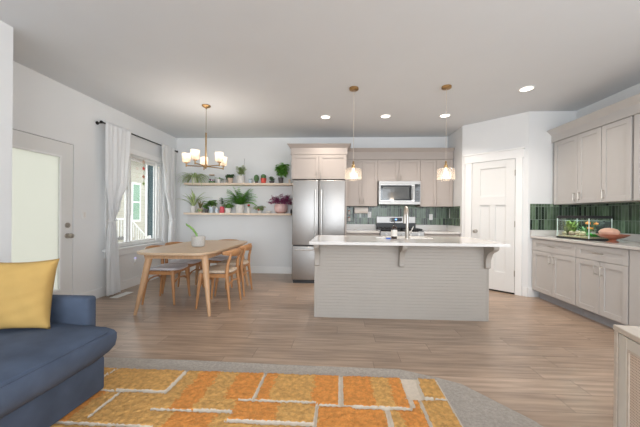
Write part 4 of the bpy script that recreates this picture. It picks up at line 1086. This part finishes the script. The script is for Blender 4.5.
# ------------------------------------------------------------------ copper bowl and loaf
bx, by = 3.06, 3.385
t = thing('pedestal_bowl', 'wide copper coloured pedestal bowl on the right counter', 'bowl', (bx, by, .9036))
b = BM(); lathe(b, [(.055, 0), (.052, .006), (.034, .014), (.028, .026), (.04, .036), (.09, .05), (.138, .080), (.144, .086), (.139, .088), (.09, .060), (.04, .046), (.001, .044)], seg=40); obj('bowl_body', b, M_['copper'], t, True)
t = thing('ceramic_gourd', 'rounded pink and tan gourd shaped piece lying in the copper bowl', 'ornament', (bx - .01, by + .03, .9036 + .0625))
b = BM(); lathe(b, [(.001, 0), (.05, .004), (.082, .028), (.088, .052), (.07, .078), (.036, .092), (.001, .096)], seg=40, rib=.03, ribn=10); obj('gourd_body', b, M_['crust'], t, True)

# ------------------------------------------------------------------ sofa and pillow
def soft(b, it=1, fac=.5):
    for _ in range(it): bmesh.ops.smooth_vert(b, verts=b.verts[:], factor=fac, use_axis_x=True, use_axis_y=True, use_axis_z=True)
t = thing('sofa', 'slate blue upholstered sofa at the left edge of the photo', 'sofa', (-2.1, .6, 0))
OS = Vector((-2.1, .6, 0))
b = BM(); box(b, -2.74, -1.52, -.9, 1.80, .044, .255, .012, 2); obj('base', loc(b, OS), M_['sofa'], t, True)
# seat cushion: section in X-Z swept along Y with rounded end
sec = [(-1.54, .256), (-1.50, .262), (-1.44, .305), (-1.405, .345), (-1.398, .39), (-1.402, .435), (-1.42, .458), (-1.47, .472), (-1.60, .483), (-1.8, .49), (-2.1, .49), (-2.5, .49), (-2.5, .256)]
b = BM(); rows = []
ys = [-.86 + (1.755 + .86)*k/40 for k in range(41)]
for j, y in enumerate(ys):
    e = max(0, (y - 1.70)/.055); sh = .008 * e*e
    rows.append([b.verts.new((x - sh*(1 if x > -1.7 else 0) + .004*math.sin(y*5 + i), min(y, 1.736) if x < -1.55 else y, z - sh*(1 if z > .4 else -.5) + (.006*math.sin(y*4 + x*6) if z > .45 else 0))) for i, (x, z) in enumerate(sec)])
for j in range(len(ys) - 1):
    for i in range(len(sec) - 1): b.faces.new((rows[j][i], rows[j][i+1], rows[j+1][i+1], rows[j+1][i]))
    b.faces.new((rows[j][-1], rows[j][0], rows[j+1][0], rows[j+1][-1]))
b.faces.new(rows[0]); b.faces.new(rows[-1][::-1])
obj('seat_cushion', loc(b, OS), M_['sofa'], t, True)
b = BM(); 
for k in range(40):
    pass
pts = [(-1.412, y, .452 + .004*math.sin(y*4)) for y in ys if y < 1.70]; tube(b, pts, .0045, 6); obj('piping', loc(b, OS), M_['sofa'], t.children[-1], True)
for v in []: pass
b = BM(); box(b, -2.74, -1.585, 1.738, 1.815, .25, .645, .022, 3); obj('armrest', loc(b, OS), M_['sofa'], t, True)
b = BM(); box(b, -2.74, -2.51, -.9, 1.73, .25, .80, .05, 3); obj('backrest', loc(b, OS), M_['sofa'], t, True)
b = BM(); box(b, -2.51, -1.60, -.9, -.87 + .0, .25, .645, .01, 2); obj('armrest', loc(b, OS), M_['sofa'], t, True)
for (x, y) in ((-1.6, 1.7), (-2.35, 1.7), (-1.6, -.8), (-2.35, -.8)):
    b = BM(); lathe(b, [(.02, .0385), (.028, .046)], (x, y, 0), 12); obj('foot', loc(b, OS), M_['black'], t)
# pillow
t = thing('throw_pillow', 'mustard yellow square throw pillow standing against the sofa armrest', 'pillow', (-1.905, 1.555, .492))
b = BM(); n = 28; hs = .208; fr_, bk = [], []
for j in range(n + 1):
    rf, rb = [], []
    for i in range(n + 1):
        u, v = -1 + 2*i/n, -1 + 2*j/n
        th = .085*((1 - u**2)*(1 - v**2))**.42
        pin = 1 - .10*(1 - abs(u)**2)*(abs(v)**3) ; pin2 = 1 - .10*(1 - abs(v)**2)*(abs(u)**3)
        x = u*hs*pin2; z = v*hs*pin + hs
        wr = .004*math.sin(9*u + 5*v)*(1 - u*u) + .003*math.sin(17*v - 6*u)*(1 - v*v)
        rf.append(b.verts.new((x, -th + wr, z)))
        rb.append(rf[-1] if (i in (0, n) or j in (0, n)) else b.verts.new((x, th, z)))
    fr_.append(rf); bk.append(rb)
for j in range(n):
    for i in range(n):
        b.faces.new((fr_[j][i], fr_[j][i+1], fr_[j+1][i+1], fr_[j+1][i]))
        try: b.faces.new((bk[j][i], bk[j+1][i], bk[j+1][i+1], bk[j][i+1]))
        except ValueError: pass
o = obj('pillow_cover', b, M_['pillow'], t, 'all')
t.rotation_euler = (math.radians(-10), math.radians(1), math.radians(20))

# ------------------------------------------------------------------ carpet and rug
b = BM(); prism(b, [(-2.745, 2.25), (-1.2, 2.25), (-.3, 2.225), (.46, 2.215), (.70, 2.12), (.85, 2.05), (1.12, 1.70), (1.17, 1.58), (.98, .3), (.9, -1.6), (-2.745, -1.6)][::-1], .0005, .010)
tag(obj('carpet', b, M_['carpet'], origin=(-.5, .8, 0)), 'grey flat carpet under the orange rug with a slanted right edge', 'carpet')
RX0, RX1, RY0, RY1 = -2.44, .69, -1.0, 2.075
vl = [(-1.62, 1.93, 2.04, -.1)]
# cream grooves of the pattern: (x0, y0, x1, y1)
LN = [(-1.66, 1.93, -1.63, 2.06), (-1.80, 1.79, -1.11, 1.80), (-1.11, 1.79, -1.11, 2.06), (-1.40, 1.55, -1.40, 1.79), (-1.10, 1.635, -.62, 1.64),
      (-.62, 1.75, -.14, 1.75), (-.53, 1.75, -.53, 2.06), (.015, 1.73, .01, 2.06), (-.14, 1.73, .43, 1.725), (-.13, 1.735, -.13, 1.40),
      (.44, 1.74, .44, 2.06), (.49, 1.83, .49, 2.06), (.52, 1.85, .54, 2.06), (.43, 1.83, .67, 1.825), (.50, 1.82, .50, 1.36), (.285, 1.73, .285, 1.45), (-.62, 1.565, -.13, 1.565),
      (-2.4, 1.5, -1.0, 1.5), (-1.0, 1.2, -1.0, 1.5), (-.62, 1.1, -.62, 1.4), (-1.0, 1.4, .3, 1.4), (.3, 1.0, .3, 1.4), (.3, 1.2, .66, 1.2), (-2.0, .9, -.2, .9), (-.2, .5, -.2, 1.1), (-1.5, .9, -1.5, 1.2), (-2.0, .4, .66, .4), (.1, .0, .1, .4), (-1.1, .4, -1.1, .9), (-1.6, .0, -1.6, .4), (.4, .4, .4, .8), (-.2, .8, .4, .8)]
def dseg(x, y, s):
    x0, y0, x1, y1 = s; dx, dy = x1 - x0, y1 - y0; q = max(0, min(1, ((x - x0)*dx + (y - y0)*dy)/(dx*dx + dy*dy + 1e-9)))
    return math.hypot(x - x0 - q*dx, y - y0 - q*dy)
# bands of stronger orange: (x0, x1, y0, y1)
OR = [(-1.0, -.86, 1.64, 2.06), (-.72, -.54, 1.75, 2.06), (-.52, -.44, 1.75, 2.06), (-.17, .0, 1.72, 2.06), (.02, .22, 1.73, 2.06), (.34, .43, 1.70, 2.06),
      (-.62, -.36, 1.57, 1.745), (-.95, -.70, 1.3, 1.63), (-.12, .27, 1.5, 1.72), (.36, .49, 1.45, 1.825), (-1.7, -1.5, 1.5, 1.785), (-.1, .29, 1.1, 1.4), (-1.6, -1.2, .95, 1.4), (-.9, -.3, .5, .8), (-2.3, -1.9, .5, 1.4)]
stp = .0105; nx = int((RX1 - RX0)/stp); ny = int((RY1 - RY0)/stp)
me_v, me_f, me_m = [], [], []
def info(x, y):
    bd = min(x - RX0, RX1 - x, y - RY0, RY1 - y)
    d = min(dseg(x, y, s) for s in LN)
    wl = .0085
    if .435 < x < .535 and 1.84 < y < 2.06: d = 0     # broad cream block
    return bd, d, wl
rr = random.Random(3)
H = []
for j in range(ny + 1):
    y = RY0 + j*stp; row = []
    for i in range(nx + 1):
        x = RX0 + i*stp; bd, d, wl = info(x, y)
        cream = bd < .013 or d < wl
        z = .017 if cream else .034 + rr.uniform(-.004, .004)
        if bd < .004: z = .012
        row.append(cream); me_v.append((x + rr.uniform(-.002, .002)*(bd > .01), y + rr.uniform(-.002, .002)*(bd > .01), z))
    H.append(row)
for j in range(ny):
    for i in range(nx):
        a = j*(nx + 1) + i; me_f.append((a, a + 1, a + nx + 2, a + nx + 1))
        x = RX0 + (i + .5)*stp; y = RY0 + (j + .5)*stp
        c = H[j][i] + H[j][i+1] + H[j+1][i] + H[j+1][i+1]
        if c >= 2: me_m.append(0)
        else:
            wob = .005*math.sin(y*40) + rr.uniform(-.012, .012)
            o1 = any(q[0] + wob < x < q[1] + wob and q[2] < y < q[3] for q in OR)
            me_m.append(1 if o1 else 2)
t = thing('area_rug', 'orange and gold shag rug with raised blocks and cream lines on the carpet', 'rug', (-.8, 1.0, 0))
me = bpy.data.meshes.new('pile'); me.from_pydata([(v[0] + .8, v[1] - 1.0, v[2]) for v in me_v], [], me_f)
for m in (M_['rugcream'], M_['rugorange'], M_['ruggold']): me.materials.append(m)
me.polygons.foreach_set('material_index', me_m)
for p in me.polygons: p.use_smooth = True
me.update(); o = bpy.data.objects.new('pile', me); COL.objects.link(o); o.parent = t
b = BM(); box(b, RX0, RX1, RY0, RY1, .0105, .0135); 
for v in b.verts: v.co -= Vector((-.8, 1.0, 0))
obj('backing', b, M_['rugcream'], t)

# ------------------------------------------------------------------ cane cabinet at the right
th_ = math.radians(-102)
t = thing('sideboard', 'cream wood sideboard with woven cane doors at the lower right edge', 'sideboard', (1.275, 1.40, 0), th_)
wS, dS, hS = 1.15, .42, .68
b = BM(); box(b, -.003, wS, -.003, dS, hS - .025, hS, .003); obj('top_board', b, M_['cream'], t)
b = BM(); box(b, 0, .022, 0, dS, .10, hS - .026, .002); box(b, wS - .022, wS, 0, dS, .10, hS - .026, .002); box(b, .022, wS - .022, dS - .012, dS, .10, hS - .026); box(b, .022, wS - .022, 0, dS - .012, .10, .125)
obj('case', b, M_['cream'], t)
for k, (xa, xb) in enumerate(((.026, wS/2 - .002), (wS/2 + .002, wS - .026))):
    b = BM(); box(b, xa, xa + .05, .002, .02, .13, hS - .03, .002); box(b, xb - .05, xb, .002, .02, .13, hS - .03, .002); box(b, xa + .05, xb - .05, .002, .02, .13, .18, .002); box(b, xa + .05, xb - .05, .002, .02, hS - .08, hS - .03, .002)
    d = obj('door', b, M_['sage'], t)
    b = BM(); box(b, xa + .05, xb - .05, .009, .013, .18, hS - .08); obj('cane_panel', b, M_['cane'], d)
    b = BM(); box(b, xa + .05, xb - .05, .003, .009, hS - .09, hS - .08); box(b, xa + .05, xa + .06, .003, .009, .18, hS - .09); box(b, xb - .06, xb - .05, .003, .009, .18, hS - .09); box(b, xa + .06, xb - .06, .003, .009, .18, .19); obj('panel_bead', b, M_['cream'], d)
    b = BM(); hx_ = xb - .025 if k == 0 else xa + .025; tube(b, [(hx_, .002, .42), (hx_, -.02, .42)], [.008, .012], 12); obj('knob', b, M_['brass'], d, True)
for (x, y) in ((.05, .05), (wS - .05, .05), (.05, dS - .05), (wS - .05, dS - .05)):
    b = BM(); tube(b, [(x, y, 0), (x, y, .10)], [.014, .022], 12); obj('leg', b, M_['cream'], t, True)
